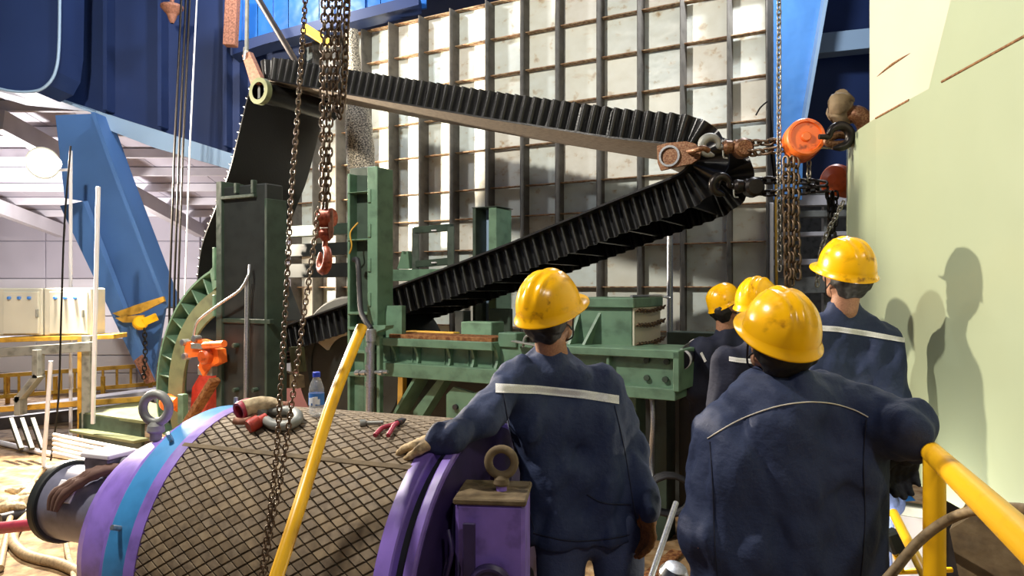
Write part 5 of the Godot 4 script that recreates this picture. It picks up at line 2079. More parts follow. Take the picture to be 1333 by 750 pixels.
func hoists() -> void:
	var st := S()
	# load chain of the hanging hoist, in front of the drum
	var lc := thing("load_chain", "rusty heavy load chain hanging in strands at upper middle, carrying the red hook", "chain", at(428, 100, 2.6))
	for s in [[[426, -300], [424, -60], [421, 90], [421, 200], [420, 268]], [[436, -300], [434, -60], [430, 90], [428, 200], [425, 272]], [[445, -300], [443, -60], [440, 60], [437, 120], [442, 150], [447, 120], [450, 60], [453, -60], [455, -300]]]:
		chain(lc, rowz(s, 2.6), 0.0262, 0.0043, 0.0304, M.chain_rust)
	var hk := thing("crane_hook", "red-brown lifting hook with pale cheek plates at the load chain's end", "hook", at(422, 300, 2.6))
	st = S()
	lathe(st, at(416, 284, 2.62), Vector3(1, 0, 0.3), [[0.0, 0.0], [0.03, 0.0], [0.034, 0.008], [0.034, 0.05], [0.03, 0.056], [0.0, 0.056]], 18)
	bx(st, Transform3D(Basis(UP, -0.3), at(426, 286, 2.62)), Vector3(0.05, 0.05, 0.05), 0.008)
	obj("block", st, M.hook_red, hk)
	st = S()
	for x in [412.5, 430.5]:
		dplate(st, [[x - 2.5, 276], [x + 2, 272], [x + 3, 300], [x + 2, 309], [x - 2, 311], [x - 3.5, 300]], 2.6 - 0.02 * float(x > 420), 0.012)
	obj("cheek_plate", st, M.leather, hk)
	st = S()
	lathe(st, at(424, 310, 2.61), UP, [[0.0, -0.01], [0.014, -0.01], [0.024, 0.004], [0.026, 0.02], [0.018, 0.034], [0.0, 0.036]], 16)
	obj("swivel", st, M.hook_red, hk)
	st = S()
	hook(st, at(424, 309, 2.61), Vector3(-0.08, -1, 0), Vector3(0.55, 0, 0.83), 0.125, 0.015)
	obj("hook", st, M.hook_red, hk)
	var hc := thing("hand_chain", "thin rusty hand chain hanging in a long loop down over the drum", "chain", at(380, 300, 2.45))
	chain(hc, rowz([[405, -300, 2.5], [399, -40, 2.5], [392, 80, 2.5], [386, 170, 2.5], [379, 260, 2.48], [373, 380, 2.45], [365, 510, 2.42], [359, 600, 2.38], [347, 700, 2.34], [336, 780, 2.3]], 2.45), 0.0172, 0.0028, 0.02, M.chain_rust)
	chain(hc, rowz([[414, 270, 2.55], [407, 330, 2.5], [397, 400, 2.48], [386, 480, 2.45], [377, 545, 2.42], [366, 620, 2.38], [351, 700, 2.34], [340, 780, 2.3]], 2.45), 0.0172, 0.0028, 0.02, M.chain_rust)
	# two chain hoists pulling the belt to the tank
	var G := [4.75, 5.2]
	var h1 := thing("chain_hoist", "bright orange round chain hoist hooked to the green tank's lug", "hoist", at(1041, 185, 4.6), "chain hoists pulling the belt")
	st = S()
	lathe(st, at(1042, 185, 4.72), Vector3(-0.12, 0.06, 1), [[0.0, 0.0], [0.112, 0.0], [0.118, 0.012], [0.118, 0.13], [0.11, 0.142], [0.095, 0.142], [0.09, 0.126], [0.03, 0.126], [0.03, 0.14], [0.024, 0.146], [0.0, 0.146]], 36)
	obj("wheel_cover", st, M.hoist_orange, h1)
	st = S()
	lathe(st, at(1043, 190, 4.82), Vector3(-0.12, 0.06, 1), [[0.0, -0.06], [0.1, -0.06], [0.106, -0.04], [0.106, 0.1]], 30)
	obj("gear_case", st, M.orange_dark, h1)
	st = S()
	hook(st, at(1066, 178, 4.42), Vector3(1, 0.0, 0), Vector3(0, 1, 0.1), 0.2, 0.026)
	obj("hook", st, M.chain_dark, h1)
	st = S()
	tube(st, rowz([[1062, 192, 4.64], [1085, 193, 4.64]], 4.6), 0.008, 6)
	obj("latch", st, M.grey_steel, h1)
	var h2 := thing("chain_hoist", "darker orange chain hoist half hidden at the green tank's edge", "hoist", at(1092, 236, 4.9), "chain hoists pulling the belt")
	st = S()
	lathe(st, at(1094, 236, 5.0), Vector3(-0.75, 0.05, 0.65), [[0.0, -0.12], [0.1, -0.12], [0.105, 0.0], [0.105, 0.08], [0.09, 0.1], [0.03, 0.12], [0.0, 0.12]], 30)
	obj("wheel_cover", st, M.orange_dark, h2)
	st = S()
	hook(st, at(1098, 236, 5.0), Vector3(1, 0, 0), Vector3(0, 1, 0), 0.2, 0.026)
	obj("hook", st, M.chain_dark, h2)
	for k in 2:
		var ch := thing("pulling_chain", ["rusty double chain with hook between belt lug and bright orange hoist", "black double chain with hook between belt edge and darker orange hoist"][k], "chain", at([980, 980][k], [190, 241][k], G[k]), "chains pulling the belt")
		var m: Material = [M.hook_rust, M.chain_dark][k]
		var y: float = [190.0, 241.0][k]
		var x: float = [944.0, 958.0][k]
		var d0 := 5.0
		st = S()
		lathe(st, at(x - 3, y + 2, d0), Vector3(1, 0.02, 0.1), [[0.0, 0.0], [0.04, 0.0], [0.05, 0.02], [0.042, 0.06], [0.03, 0.075], [0.0, 0.08]].map(func(v): return [v[0], v[1] * 1.0]), 16)
		bx(st, Transform3D(Basis(), at(x + 21, y + 2, d0)), Vector3(0.13, 0.1, 0.075), 0.025)
		lathe(st, at(x + 25, y + 2, d0 - 0.06), Vector3(0, 0, 1), [[0.0, -0.1], [0.06, -0.1], [0.066, -0.08], [0.066, 0.0], [0.05, 0.02], [0.0, 0.02]], 18)
		obj("hook_block", st, m, ch)
		st = S()
		hook(st, at(x + 2, y + 2, d0), Vector3(-1, 0.1, 0), Vector3(0, 1, 0.15), 0.18, 0.026)
		obj("hook", st, M.grey_steel if k == 0 else M.chain_dark, ch)
		st = S()
		tube(st, smooth_path(rowz([[x - 3, y + 6], [x - 2, y + 15], [x + 3, y + 16]], d0 - 0.03), 3), 0.006, 5)
		obj("latch", st, M.grey_steel, ch)
		var m2: Material = [M.chain_rust, M.chain_dark][k]
		var xe: float = [1020.0, 1078.0][k]
		chain(ch, rowz([[x + 26, y - 6, d0], [(x + xe) * 0.5 + 10, y - 4 - 2 * k, 4.9], [xe, y - [8.0, 1.0][k], 4.75]], 4.9), 0.056, 0.0092, 0.0650, m2)
		chain(ch, rowz([[x + 26, y + 10, d0], [(x + xe) * 0.5, y + [9.0, 10.0][k], 4.9], [xe, y + [4.0, 4.0][k], 4.75]], 4.9), 0.056, 0.0092, 0.0650, m2)
	var fc := thing("falling_chain", "rusty chain strands hanging below the bright orange hoist", "chain", at(1032, 290, 4.65))
	for s in [[1023, 205, 1026, 372], [1031, 205, 1030, 372], [1036, 207, 1039, 366]]:
		chain(fc, rowz([[s[0], s[1]], [(s[0] + s[2]) * 0.5 - 1, (s[1] + s[3]) * 0.5], [s[2], s[3]]], 4.62), 0.05, 0.0083, 0.0580, M.chain_rust)
	var bc := thing("bright_hand_chain", "thin bright hand chain left of the rusty strands below the hoist", "chain", at(1013, 250, 4.7))
	chain(bc, rowz([[1014, -20], [1014, 150], [1014, 240], [1015, 350]], 4.7), 0.032, 0.0053, 0.0371, M.chain_bright)
	var bd := thing("bright_hand_chain", "thin bright hand chain directly below the orange hoist's middle", "chain", at(1053, 220, 4.8))
	chain(bd, rowz([[1053, 210], [1053, 238]], 4.8), 0.032, 0.0053, 0.0371, M.chain_bright)
	var dc := thing("dark_hand_chain", "dark chain hanging below the darker orange hoist at the tank edge", "chain", at(1083, 280, 4.9))
	for s in [[1081, 250, 1082, 312], [1087, 250, 1084, 308], [1078, 250, 1080, 300]]:
		chain(dc, rowz([[s[0], s[1]], [(s[0] + s[2]) * 0.5 + 2, (s[1] + s[3]) * 0.5], [s[2], s[3]]], 4.9), 0.045, 0.0074, 0.0522, M.chain_dark)
	var b3 := thing("bright_hand_chain", "thin bright hand chain slanting down to the right-hand worker's helmet", "chain", at(1075, 330, 4.6))
	chain(b3, rowz([[1098, 262], [1088, 282], [1078, 300], [1068, 330], [1064, 370]], 4.7), 0.032, 0.0053, 0.0371, M.chain_bright)

func person(label: String, foot: Vector3) -> Node3D:
	return thing("person", label, "person", foot)

func workers() -> void:
	# nearest the drum: left glove on the lagging, right arm hanging
	var p := person("worker in navy overalls and yellow helmet, hand resting on the drum", Vector3(at(765, 600, 2.85).x, FLOOR, -2.85))
	var J := func(px: float, py: float, d: float) -> Vector3: return at(px, py, d)
	var hB := facing(40, 18, -3)
	var hc: Vector3 = J.call(716, 412, 2.84)
	var neck: Vector3 = J.call(720, 468, 2.88)
	var wl: Vector3 = J.call(573, 574, 2.54)
	var wr: Vector3 = J.call(843, 668, 2.78)
	var body := head_field(hc, hB, neck)
	var b := []
	limb(b, [neck, J.call(735, 560, 2.94), J.call(765, 650, 2.94)], [0.052, 0.055, 0.055])
	limb(b, [J.call(672, 494, 2.84), J.call(628, 548, 2.63), wl], [0.045, 0.036, 0.03])
	limb(b, [J.call(788, 506, 2.93), J.call(822, 590, 2.93), wr], [0.045, 0.042, 0.032])
	obj_fields("body", [body, Field.new(b, 0.014, 0.03)], M.skin, p)
	b = []
	limb(b, [J.call(678, 494, 2.84), J.call(780, 500, 2.92)], [0.074, 0.074])
	limb(b, [J.call(702, 545, 2.86), J.call(776, 545, 2.9)], [0.118, 0.112])
	limb(b, [J.call(717, 615, 2.87), J.call(786, 612, 2.9)], [0.112, 0.112])
	limb(b, [J.call(730, 690, 2.88), J.call(798, 690, 2.9)], [0.13, 0.13])
	limb(b, [J.call(730, 740, 2.88), J.call(805, 740, 2.9)], [0.136, 0.136])
	limb(b, [J.call(680, 500, 2.85), J.call(704, 560, 2.87), J.call(722, 640, 2.88), J.call(735, 720, 2.88)], [0.08, 0.11, 0.112, 0.115])
	limb(b, [J.call(786, 505, 2.92), J.call(778, 560, 2.9), J.call(785, 640, 2.9), J.call(797, 720, 2.9)], [0.08, 0.11, 0.112, 0.115])
	limb(b, [J.call(718, 478, 2.88), J.call(719, 457, 2.87)], [0.085, 0.066])
	limb(b, [J.call(706, 486, 2.86), J.call(740, 490, 2.9)], [0.08, 0.08])
	limb(b, [J.call(672, 494, 2.82), J.call(628, 548, 2.62), J.call(590, 567, 2.53), J.call(575, 573, 2.54)], [0.08, 0.068, 0.054, 0.05])
	limb(b, [J.call(785, 507, 2.92), J.call(822, 590, 2.93), J.call(838, 648, 2.82), J.call(842, 664, 2.79)], [0.084, 0.068, 0.056, 0.054])
	var f := Field.new(b, 0.0115, 0.045)
	f.cut(J.call(760, 706, 2.87), Vector3(0.05, -1, 0))
	f.cut(J.call(719, 452, 2.87), Vector3(0, 1, 0.1))
	f.folds(fold, 0.018, Vector3(1.5, 0.6, 1.2))
	f.folds(crease, 0.014, Vector3(1.3, 0.55, 1.3), 0.5)
	obj_fields("jacket", [f], M.navy, p)
	obj("reflective_strip", ray_strip(f, [[645, 499], [700, 502], [760, 508], [806, 515]], [[645, 511], [700, 513], [760, 519], [806, 526]], 0.004), M.reflective, p)
	obj("seam", ray_seam(f, [[655, 512], [664, 560], [680, 625], [695, 690]], 0.002), M.navy_dark, p)
	obj("seam", ray_seam(f, [[800, 528], [812, 580], [822, 640], [830, 690]], 0.002), M.navy_dark, p)
	obj("hem_band", ray_seam(f, [[694, 694], [740, 704], [790, 702], [830, 694]], 0.003), M.navy_dark, p)
	obj("pocket_flap", ray_seam(f, [[764, 644], [786, 655], [822, 657]], 0.003), M.navy_dark, p)
	legs(p, J.call(730, 690, 2.88), J.call(803, 690, 2.9), J.call(726, 830, 2.85), J.call(806, 830, 2.85), Vector3(0.17, 0.0, -2.93), Vector3(0.41, 0.0, -2.93), Vector3(0.1, 0, -1), 0.015)
	helmet(p, hc + hB * Vector3(0, 0.036, 0.0), hB, 1.0, M.helmet)
	hair(p, hc, hB)
	glove(p, wl, J.call(530, 578, 2.59) - wl, Vector3(0.1, 1, 0.2), Vector3(0.2, 0, 1), 0.35, M.glove_cream, "cream cotton glove on the drum", wl)
	glove(p, wr, Vector3(0.06, -1, -0.05), Vector3(0.8, 0, 0.6), Vector3(-0.3, 0, -1), 0.5, M.glove_brown, "brown work glove, arm hanging", wr)
	# foreground right, leaning on the rail
	p = person("worker seen from behind in navy jacket with thin pale piping, leaning on the yellow rail", Vector3(at(1020, 600, 2.25).x, FLOOR, -2.25))
	hB = facing(-12, 22, 2)
	hc = J.call(1014, 446, 2.24)
	neck = J.call(1022, 492, 2.27)
	wr = J.call(1180, 584, 2.2)
	wl = J.call(938, 800, 2.4)
	b = []
	limb(b, [neck, J.call(1025, 600, 2.33), J.call(1020, 760, 2.33)], [0.052, 0.06, 0.06])
	limb(b, [J.call(1108, 543, 2.29), J.call(1178, 558, 2.12), wr], [0.055, 0.042, 0.032])
	limb(b, [J.call(950, 562, 2.27), J.call(918, 700, 2.22), wl], [0.055, 0.042, 0.032])
	obj_fields("body", [head_field(hc, hB, neck), Field.new(b, 0.014, 0.03)], M.skin, p)
	b = []
	limb(b, [J.call(950, 566, 2.3), J.call(1106, 540, 2.3)], [0.09, 0.09])
	limb(b, [J.call(965, 620, 2.27), J.call(1088, 605, 2.27)], [0.145, 0.142])
	limb(b, [J.call(957, 700, 2.27), J.call(1082, 690, 2.27)], [0.142, 0.142])
	limb(b, [J.call(958, 790, 2.28), J.call(1084, 790, 2.28)], [0.145, 0.145])
	limb(b, [J.call(962, 580, 2.28), J.call(958, 790, 2.28)], [0.13, 0.135])
	limb(b, [J.call(1095, 565, 2.28), J.call(1084, 790, 2.28)], [0.13, 0.135])
	limb(b, [J.call(1020, 545, 2.26), J.call(1020, 790, 2.26)], [0.15, 0.15])
	limb(b, [J.call(1018, 515, 2.27), J.call(1018, 484, 2.26)], [0.11, 0.078])
	limb(b, [J.call(985, 525, 2.28), J.call(1065, 520, 2.28)], [0.1, 0.1])
	limb(b, [J.call(946, 572, 2.3), J.call(925, 690, 2.24), J.call(932, 775, 2.38)], [0.09, 0.078, 0.06])
	limb(b, [J.call(1108, 542, 2.28), J.call(1176, 556, 2.12), J.call(1182, 574, 2.2)], [0.095, 0.078, 0.066])
	var f2 := Field.new(b, 0.0105, 0.05)
	f2.cut(Vector3(0, 0.68, 0), Vector3.DOWN)
	f2.cut(J.call(1018, 480, 2.26), Vector3(0, 1, 0.1))
	f2.folds(fold, 0.018, Vector3(1.3, 0.55, 1.2))
	f2.folds(crease, 0.014, Vector3(1.3, 0.5, 1.3), -0.45)
	obj_fields("jacket", [f2], M.navy, p)
	obj("piping", ray_seam(f2, [[921, 571], [960, 548], [1005, 531], [1045, 524], [1080, 525], [1110, 533], [1130, 543]], 0.0022, 0.002), M.piping, p)
	obj("seam", ray_seam(f2, [[924, 575], [928, 640], [930, 700], [934, 760]], 0.002), M.navy_dark, p)
	obj("seam", ray_seam(f2, [[1128, 546], [1124, 600], [1126, 680], [1120, 760]], 0.002), M.navy_dark, p)
	legs(p, J.call(965, 790, 2.28), J.call(1075, 790, 2.28), Vector3(0.66, 0.36, -2.22), Vector3(0.96, 0.36, -2.22), Vector3(0.66, 0.0, -2.3), Vector3(0.98, 0.0, -2.3), Vector3(0.05, 0, -1), 0.015)
	helmet(p, hc + hB * Vector3(0, 0.034, 0.0), hB, 0.92, M.helmet)
	hair(p, hc, hB)
	glove(p, wr, Vector3(0.15, -0.8, -0.6), Vector3(0.2, 0.6, -0.8), Vector3(-1, 0, 0), 0.75, M.glove_dark, "dark glove gripping the rail", wr)
	# behind him by the green tank
	p = person("worker in navy jacket with broad white reflective strip, standing beside the green tank", Vector3(at(1100, 600, 3.4).x, FLOOR, -3.4))
	hB = facing(-14, 14, 4)
	hc = J.call(1101, 360, 3.40)
	neck = J.call(1097, 408, 3.44)
	b = []
	limb(b, [neck, J.call(1098, 480, 3.51), J.call(1095, 600, 3.51)], [0.052, 0.055, 0.055])
	limb(b, [J.call(1150, 442, 3.44), J.call(1165, 524, 3.40), J.call(1130, 560, 3.60)], [0.055, 0.042, 0.034])
	limb(b, [J.call(1045, 440, 3.44), J.call(1030, 520, 3.45), J.call(1040, 520, 3.70)], [0.055, 0.042, 0.034])
	obj_fields("body", [head_field(hc, hB, neck, 0.006), Field.new(b, 0.016, 0.03)], M.skin, p)
	b = []
	limb(b, [J.call(1050, 440, 3.46), J.call(1146, 444, 3.46)], [0.083, 0.083])
	limb(b, [J.call(1062, 490, 3.44), J.call(1140, 490, 3.44)], [0.12, 0.12])
	limb(b, [J.call(1062, 560, 3.44), J.call(1136, 560, 3.44)], [0.12, 0.12])
	limb(b, [J.call(1062, 650, 3.44), J.call(1136, 650, 3.44)], [0.125, 0.125])
	limb(b, [J.call(1062, 460, 3.45), J.call(1062, 650, 3.44)], [0.11, 0.12])
	limb(b, [J.call(1136, 460, 3.45), J.call(1136, 650, 3.44)], [0.11, 0.12])
	limb(b, [J.call(1097, 420, 3.46), J.call(1097, 396, 3.44)], [0.095, 0.07])
	limb(b, [J.call(1070, 428, 3.47), J.call(1126, 430, 3.47)], [0.085, 0.085])
	limb(b, [J.call(1149, 448, 3.46), J.call(1160, 515, 3.42), J.call(1135, 552, 3.56)], [0.085, 0.074, 0.058])
	limb(b, [J.call(1047, 444, 3.46), J.call(1032, 515, 3.47), J.call(1040, 518, 3.66)], [0.085, 0.072, 0.056])
	var f3 := Field.new(b, 0.013, 0.045)
	f3.cut(J.call(1098, 668, 3.44), Vector3.DOWN)
	f3.cut(J.call(1097, 393, 3.44), Vector3(0, 1, 0.1))
	f3.folds(fold, 0.014, Vector3(1.4, 0.7, 1.4))
	f3.folds(crease, 0.012, Vector3(1.3, 0.5, 1.3), 0.4)
	obj_fields("jacket", [f3], M.navy, p)
	obj("reflective_strip", ray_strip(f3, [[1058, 423], [1090, 425], [1130, 431], [1178, 440]], [[1058, 430], [1090, 432], [1130, 438], [1178, 446]], 0.004), M.reflective, p)
	legs(p, J.call(1066, 640, 3.44), J.call(1132, 640, 3.44), Vector3(1.41, 0.38, -3.40), Vector3(1.66, 0.38, -3.40), Vector3(1.41, 0.0, -3.46), Vector3(1.66, 0.0, -3.46), Vector3(-0.1, 0, -1), 0.018)
	helmet(p, hc + hB * Vector3(0, 0.036, 0.0), hB, 1.0, M.helmet)
	hair(p, hc, hB)
	for k in 2:
		var wq: Vector3 = [J.call(1130, 560, 3.60), J.call(1040, 520, 3.70)][k]
		glove(p, wq, Vector3(0.1, 0.3, -1), Vector3(1, 0.2, 0) if k == 0 else Vector3(-1, 0.2, 0), UP, 0.6, M.glove_cream, "", wq)
	# two more beyond them
	for k in 2:
		var d: float = [4.9, 4.1][k]
		var px: float = [944.0, 990.0][k]
		p = person(["farther worker in dark navy with small yellow helmet, face turned right", "worker mostly hidden behind the foreground worker's helmet"][k], Vector3(at(px, 600, d).x, FLOOR, -d))
		hB = [facing(82, 24, 0), facing(40, 8, 0)][k]
		hc = J.call([946.0, 986.0][k], [400.0, 402.0][k], d)
		neck = J.call([944.0, 984.0][k], [436.0, 446.0][k], d + 0.02)
		var e: float = F / d
		var K := func(dx: float, dy: float, dz: float) -> Vector3: return neck + Vector3(dx, dy, dz)
		b = []
		limb(b, [neck, K.call(0, -0.25, -0.05), K.call(0, -0.6, -0.05)], [0.052, 0.055, 0.055])
		limb(b, [K.call(-0.18, -0.1, 0.02), K.call(-0.22, -0.36, 0.03), K.call(-0.12, -0.5, -0.16)], [0.055, 0.042, 0.034])
		limb(b, [K.call(0.18, -0.1, 0.02), K.call(0.23, -0.36, 0.02), K.call(0.15, -0.45, -0.18)], [0.055, 0.042, 0.034])
		obj_fields("body", [head_field(hc, hB, neck, 0.006), Field.new(b, 0.018, 0.03)], M.skin, p)
		b = []
		limb(b, [K.call(-0.15, -0.1, 0.02), K.call(0.15, -0.1, 0.02)], [0.078, 0.078])
		limb(b, [K.call(-0.11, -0.25, 0), K.call(0.11, -0.25, 0)], [0.118, 0.118])
		limb(b, [K.call(-0.1, -0.5, 0), K.call(0.1, -0.5, 0)], [0.122, 0.122])
		limb(b, [K.call(-0.11, -0.14, 0), K.call(-0.1, -0.75, 0)], [0.11, 0.125])
		limb(b, [K.call(0.11, -0.14, 0), K.call(0.1, -0.75, 0)], [0.11, 0.125])
		limb(b, [K.call(0, -0.06, 0.02), K.call(0, 0.02, 0.01)], [0.09, 0.066])
		limb(b, [K.call(-0.17, -0.11, 0.02), K.call(-0.21, -0.36, 0.03), K.call(-0.13, -0.49, -0.13)], [0.082, 0.07, 0.056])
		limb(b, [K.call(0.17, -0.11, 0.02), K.call(0.21, -0.36, 0.02), K.call(0.16, -0.44, -0.15)], [0.082, 0.07, 0.056])
		var f4 := Field.new(b, 0.016, 0.045)
		f4.cut(K.call(0, -0.78, 0), Vector3.DOWN)
		f4.cut(K.call(0, 0.045, 0), Vector3.UP)
		f4.folds(fold, 0.016, Vector3(1.4, 0.7, 1.4))
		obj_fields("jacket", [f4], M.navy_dark, p)
		if k == 0: obj("reflective_strip", ray_strip(f4, [[914, 458], [917, 464], [920, 470]], [[911, 460], [914, 466], [917, 472]], 0.006, 4), M.reflective, p)
		else: obj("reflective_strip", ray_strip(f4, [[949, 464], [962, 466], [985, 468], [1010, 470]], [[949, 470], [962, 472], [985, 474], [1010, 476]], 0.006, 6), M.reflective, p)
		var hy := neck.y - 0.7
		legs(p, Vector3(neck.x - 0.09, hy, neck.z), Vector3(neck.x + 0.09, hy, neck.z), Vector3(neck.x - 0.1, 0.36, neck.z - 0.02), Vector3(neck.x + 0.1, 0.36, neck.z - 0.02), Vector3(neck.x - 0.1, 0.0, neck.z + 0.03), Vector3(neck.x + 0.1, 0.0, neck.z + 0.03), Vector3(0.1, 0, -1), 0.02)
		helmet(p, hc + hB * Vector3(0, 0.036, 0.0), hB, [0.84, 0.98][k], M.helmet)
		hair(p, hc, hB)
		for s in 2:
			var wq: Vector3 = [K.call(-0.12, -0.5, -0.16), K.call(0.15, -0.45, -0.18)][s]
			glove(p, wq, Vector3(0.05, 0.2, -1), Vector3(-1 + 2 * s, 0.2, 0), UP, 0.6, M.glove_cream, "", wq)

func hair(p: Node3D, hc: Vector3, hB: Basis) -> void:
	var w := func(x: float, y: float, z: float) -> Vector3: return hc + hB * Vector3(x, y, z)
	var f := Field.new([[w.call(-0.03, 0.0, 0.05), w.call(0.03, 0.0, 0.05), 0.064, 0.064], [w.call(-0.024, -0.05, 0.05), w.call(0.024, -0.05, 0.05), 0.042, 0.042], [w.call(-0.07, 0.03, 0.0), w.call(-0.068, -0.01, 0.022), 0.022, 0.02], [w.call(0.07, 0.03, 0.0), w.call(0.068, -0.01, 0.022), 0.022, 0.02]], 0.006, 0.02)
	f.folds(fold, 0.006, Vector3.ONE * 4.0)
	obj_fields("hair", [f], M.hair, p)
	var st := S()
	for s in [-1, 1]: ball(st, w.call(s * 0.032, 0.012, -0.096), Vector3.ONE * 0.0105, hB, 10, 7)
	var eyes := obj("eyes", st, M.label_white, p)
	st = S()
	for s in [-1, 1]: ball(st, w.call(s * 0.032, 0.012, -0.1045), Vector3(0.005, 0.005, 0.003), hB, 8, 6)
	obj("irises", st, M.hair, eyes)

func foreground() -> void:
	var st := S()
	# leaning yellow pole over the drum
	st = S()
	tube(st, smooth_path(rowz([[471, 426, 2.62], [452, 472, 2.5], [430, 530, 2.36], [405, 610, 2.2], [383, 680, 2.05], [352, 775, 1.9]], 2.2), 6), 0.0195, 14)
	tag(obj("yellow_pole", st, M.yellow), "long yellow pole leaning across the drum to the lower edge", "pole")
	# yellow railing at the right
	var r := thing("yellow_railing", "thick yellow tube railing at the lower right corner", "railing", Vector3(1.13, FLOOR, -2.0))
	var a := at(1214, 590, 2.02)
	var e := at(1338, 706, 1.15)
	st = S()
	tube(st, [a - (e - a) * 0.03, a, e, e + (e - a) * 0.6], 0.0285, 18)
	obj("top_rail", st, M.yellow, r)
	st = S()
	tube(st, [a + Vector3(0.005, -0.01, 0), Vector3(a.x + 0.005, FLOOR, a.z)], 0.0285, 18)
	obj("post", st, M.yellow, r)
	st = S()
	tube(st, [at(1163, 668, 2.6), at(1215, 770, 2.1)], 0.016, 12)
	tag(obj("yellow_brace", st, M.yellow), "thin yellow brace tube left of the railing post", "brace")
	st = S()
	tube(st, smooth_path(rowz([[1120, 790, 1.9], [1158, 750, 1.88], [1195, 706, 1.85], [1232, 678, 1.8], [1270, 664, 1.7], [1310, 662, 1.55], [1350, 668, 1.45], [1420, 700, 1.4]], 1.8), 6), 0.0125, 10)
	tag(obj("tan_hose", st, M.hose), "tan rubber hose bowing over the yellow railing", "hose")

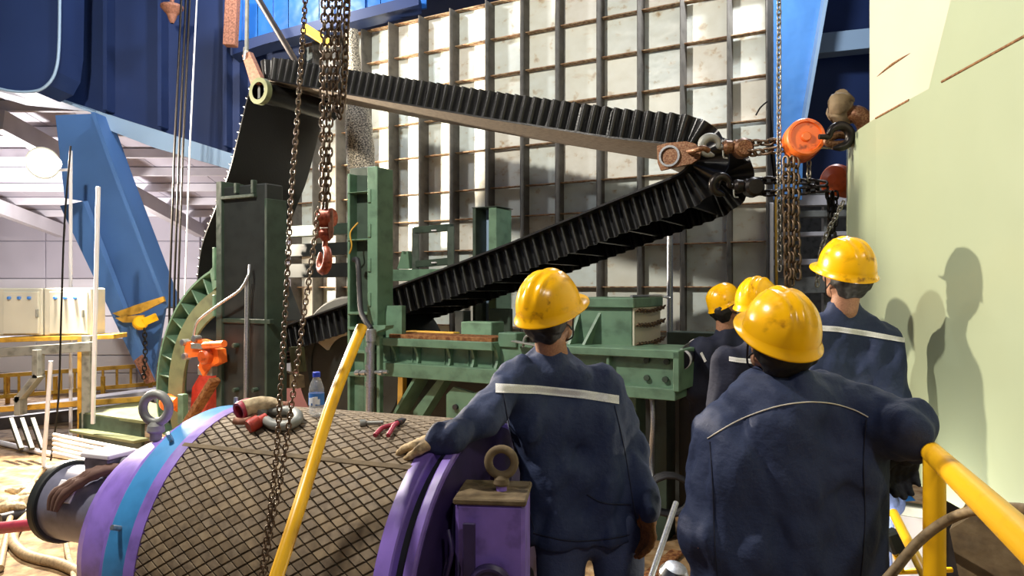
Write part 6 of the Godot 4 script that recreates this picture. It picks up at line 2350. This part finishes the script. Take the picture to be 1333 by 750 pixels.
func clutter() -> void:
	var st := S()
	# right, below the tank
	st = S()
	prism(st, [at(1150, 668, 4.0), at(1205, 676, 3.8), at(1205, 800, 3.8), at(1150, 800, 4.0)], Vector3(0, 0, -0.05))
	tag(obj("white_board", st, M.cladding_light), "white board standing below the tank behind the yellow railing", "board")
	st = S()
	bar(st, at(1130, 656, 3.7), at(1215, 668, 3.5), 0.08, 0.05)
	tag(obj("grey_channel_bar", st, M.grey_steel), "grey channel bar under the green tank left of the railing", "bar")
	st = S()
	prism(st, [at(1160, 618, 3.9), at(1192, 652, 3.9), at(1158, 655, 3.9)], Vector3(0.02, 0, -0.06))
	tag(obj("blue_gusset", st, M.blue), "small blue triangular plate under the tank's edge", "plate")
	var lp := thing("small_floodlight", "small dark floodlight beside the thin yellow brace, shining on the white board", "lamp", at(1164, 705, 3.1))
	st = S()
	bx(st, Transform3D(Basis(Vector3.BACK, 0.35), at(1164, 705, 3.1)), Vector3(0.06, 0.1, 0.06), 0.01)
	obj("housing", st, M.machine_black, lp)
	st = S()
	bx(st, Transform3D(Basis(Vector3.BACK, 0.35), at(1164, 705, 3.135)), Vector3(0.05, 0.085, 0.006), 0.002)
	obj("glowing_lens", st, M.lamp_glow, lp)
	st = S()
	bar(st, at(1164, 718, 3.1), at(1175, 745, 3.1), 0.02, 0.02)
	bar(st, at(1158, 745, 3.1), at(1240, 742, 3.1), 0.02, 0.02)
	obj("stand", st, M.yellow, lp)
	lamp("small_floodlight_omni", at(1164, 705, 3.2), Color(1.0, 0.97, 0.9), 0.5, 0.04)
	st = S()
	var pts := []
	prism(st, [at(1236, 690, 2.35), at(1262, 648, 2.3), at(1300, 650, 2.2), at(1345, 700, 2.1), at(1370, 860, 2.1), at(1270, 860, 2.3)], Vector3(0.03, 0, -0.04))
	tag(obj("brown_tarp", st, M.tarp), "brown tarpaulin sheet hanging below the tank behind the railing", "tarpaulin")
	# centre low dark clutter
	st = S()
	tube(st, [at(880, 655, 3.5), at(845, 760, 3.1)], 0.014, 10)
	tag(obj("steel_bar", st, M.galvanised), "thin steel bar leaning between the two nearest workers", "bar")
	st = S()
	bar(st, Vector3(0.72, FLOOR + 0.02, -4.3), Vector3(1.1, FLOOR + 0.02, -4.9), 0.09, 0.02)
	tag(obj("loose_board", st, M.plank), "loose wooden board on the ground between the two nearest workers", "board")
	st = S()
	var co := at(868, 640, 4.72)
	var loop := []
	for k in 60: loop.append(co + Vector3(cos(k * 0.42) * (0.14 + 0.01 * sin(k)), sin(k * 0.42) * 0.12, 0.002 * k))
	tube(st, loop, 0.014, 7)
	tag(obj("coiled_cable", st, M.black_strap), "coiled black cable hanging on the dark machine leg", "cable")
	st = S()
	lathe(st, at(876, 752, 3.0), Vector3(0.2, 1, 0.3), [[0.0, 0.0], [0.06, 0.0], [0.062, 0.02], [0.045, 0.05], [0.0, 0.055]], 18)
	tag(obj("steel_pot", st, M.galvanised), "small shiny metal lid at the lower edge between two workers", "lid")
	# floor at left: pipes, hoses, rags
	st = S()
	tube(st, [at(-20, 690, 4.3), at(46, 682, 4.05)], 0.034, 12)
	tag(obj("red_pipe", st, M.red_pipe), "dark red pipe entering from the left at the grey motor", "pipe")
	var hp := [[[110, 590], [70, 640], [20, 690], [30, 720], [80, 735], [108, 748]], [[60, 606], [20, 660], [8, 700], [0, 740]], [[84, 690], [88, 720], [96, 750], [92, 790]], [[0, 676], [40, 668], [90, 668]], [[-10, 574], [60, 590], [150, 604]]]
	for k in hp.size():
		st = S()
		var P := []
		for s in hp[k]:
			var g: Vector3 = at(s[0], s[1], 1.0) - EYE
			P.append(EYE + g * ((FLOOR + 0.03 - EYE.y) / g.y))
		tube(st, smooth_path(P, 6), [0.035, 0.022, 0.016, 0.04, 0.03][k], 10)
		tag(obj("ground_hose", st, [M.hose, M.hose, M.rag, M.dark_steel, M.white_steel][k]), ["thick tan hose curving on the ground below the grey motor", "tan hose running to the lower left corner of the ground", "thin pale cord hanging below the grey motor", "dark pipe lying on the ground left of the motor", "white pipe lying on the ground at the far left"][k], ["hose", "hose", "cord", "pipe", "pipe"][k])
	for k in 4:
		var g: Vector3 = at([30, 62, 12, 90][k], [648, 632, 662, 640][k], 1.0) - EYE
		var c: Vector3 = EYE + g * ((FLOOR + 0.04 - EYE.y) / g.y)
		var bb := []
		for j in 6: bb.append([c + Vector3(rng.randf_range(-0.16, 0.16), rng.randf_range(-0.02, 0.06), rng.randf_range(-0.14, 0.14)), c + Vector3(rng.randf_range(-0.16, 0.16), rng.randf_range(-0.02, 0.08), rng.randf_range(-0.14, 0.14)), 0.045, 0.03])
		var fl := Field.new(bb, 0.014, 0.03)
		fl.folds(fold, 0.03, Vector3.ONE * 1.6)
		fl.cut(Vector3(0, FLOOR + 0.003, 0), Vector3.DOWN)
		var o := obj_fields("crumpled_rag", [fl], M.rag, null)
		tag(o, ["crumpled cream rag on the ground, middle of the heap left of the motor", "crumpled cream rag nearest the grey motor's end", "crumpled cream rag at the left picture edge", "crumpled cream rag behind the grey motor's end"][k], "rag", "rags left of the motor")
	for k in 3:
		st = S()
		var x: float = [14.0, 28.0, 42.0][k]
		bar(st, at(x, 545, 7.6), at(x + 14, 585, 7.4), 0.045, 0.04)
		tag(obj("dark_strut", st, M.machine_black), ["dark slanting strut on the ground channel, leftmost of three", "dark slanting strut on the ground channel, middle of three", "dark slanting strut on the ground channel, right of three"][k], "strut", "struts on the ground channel")
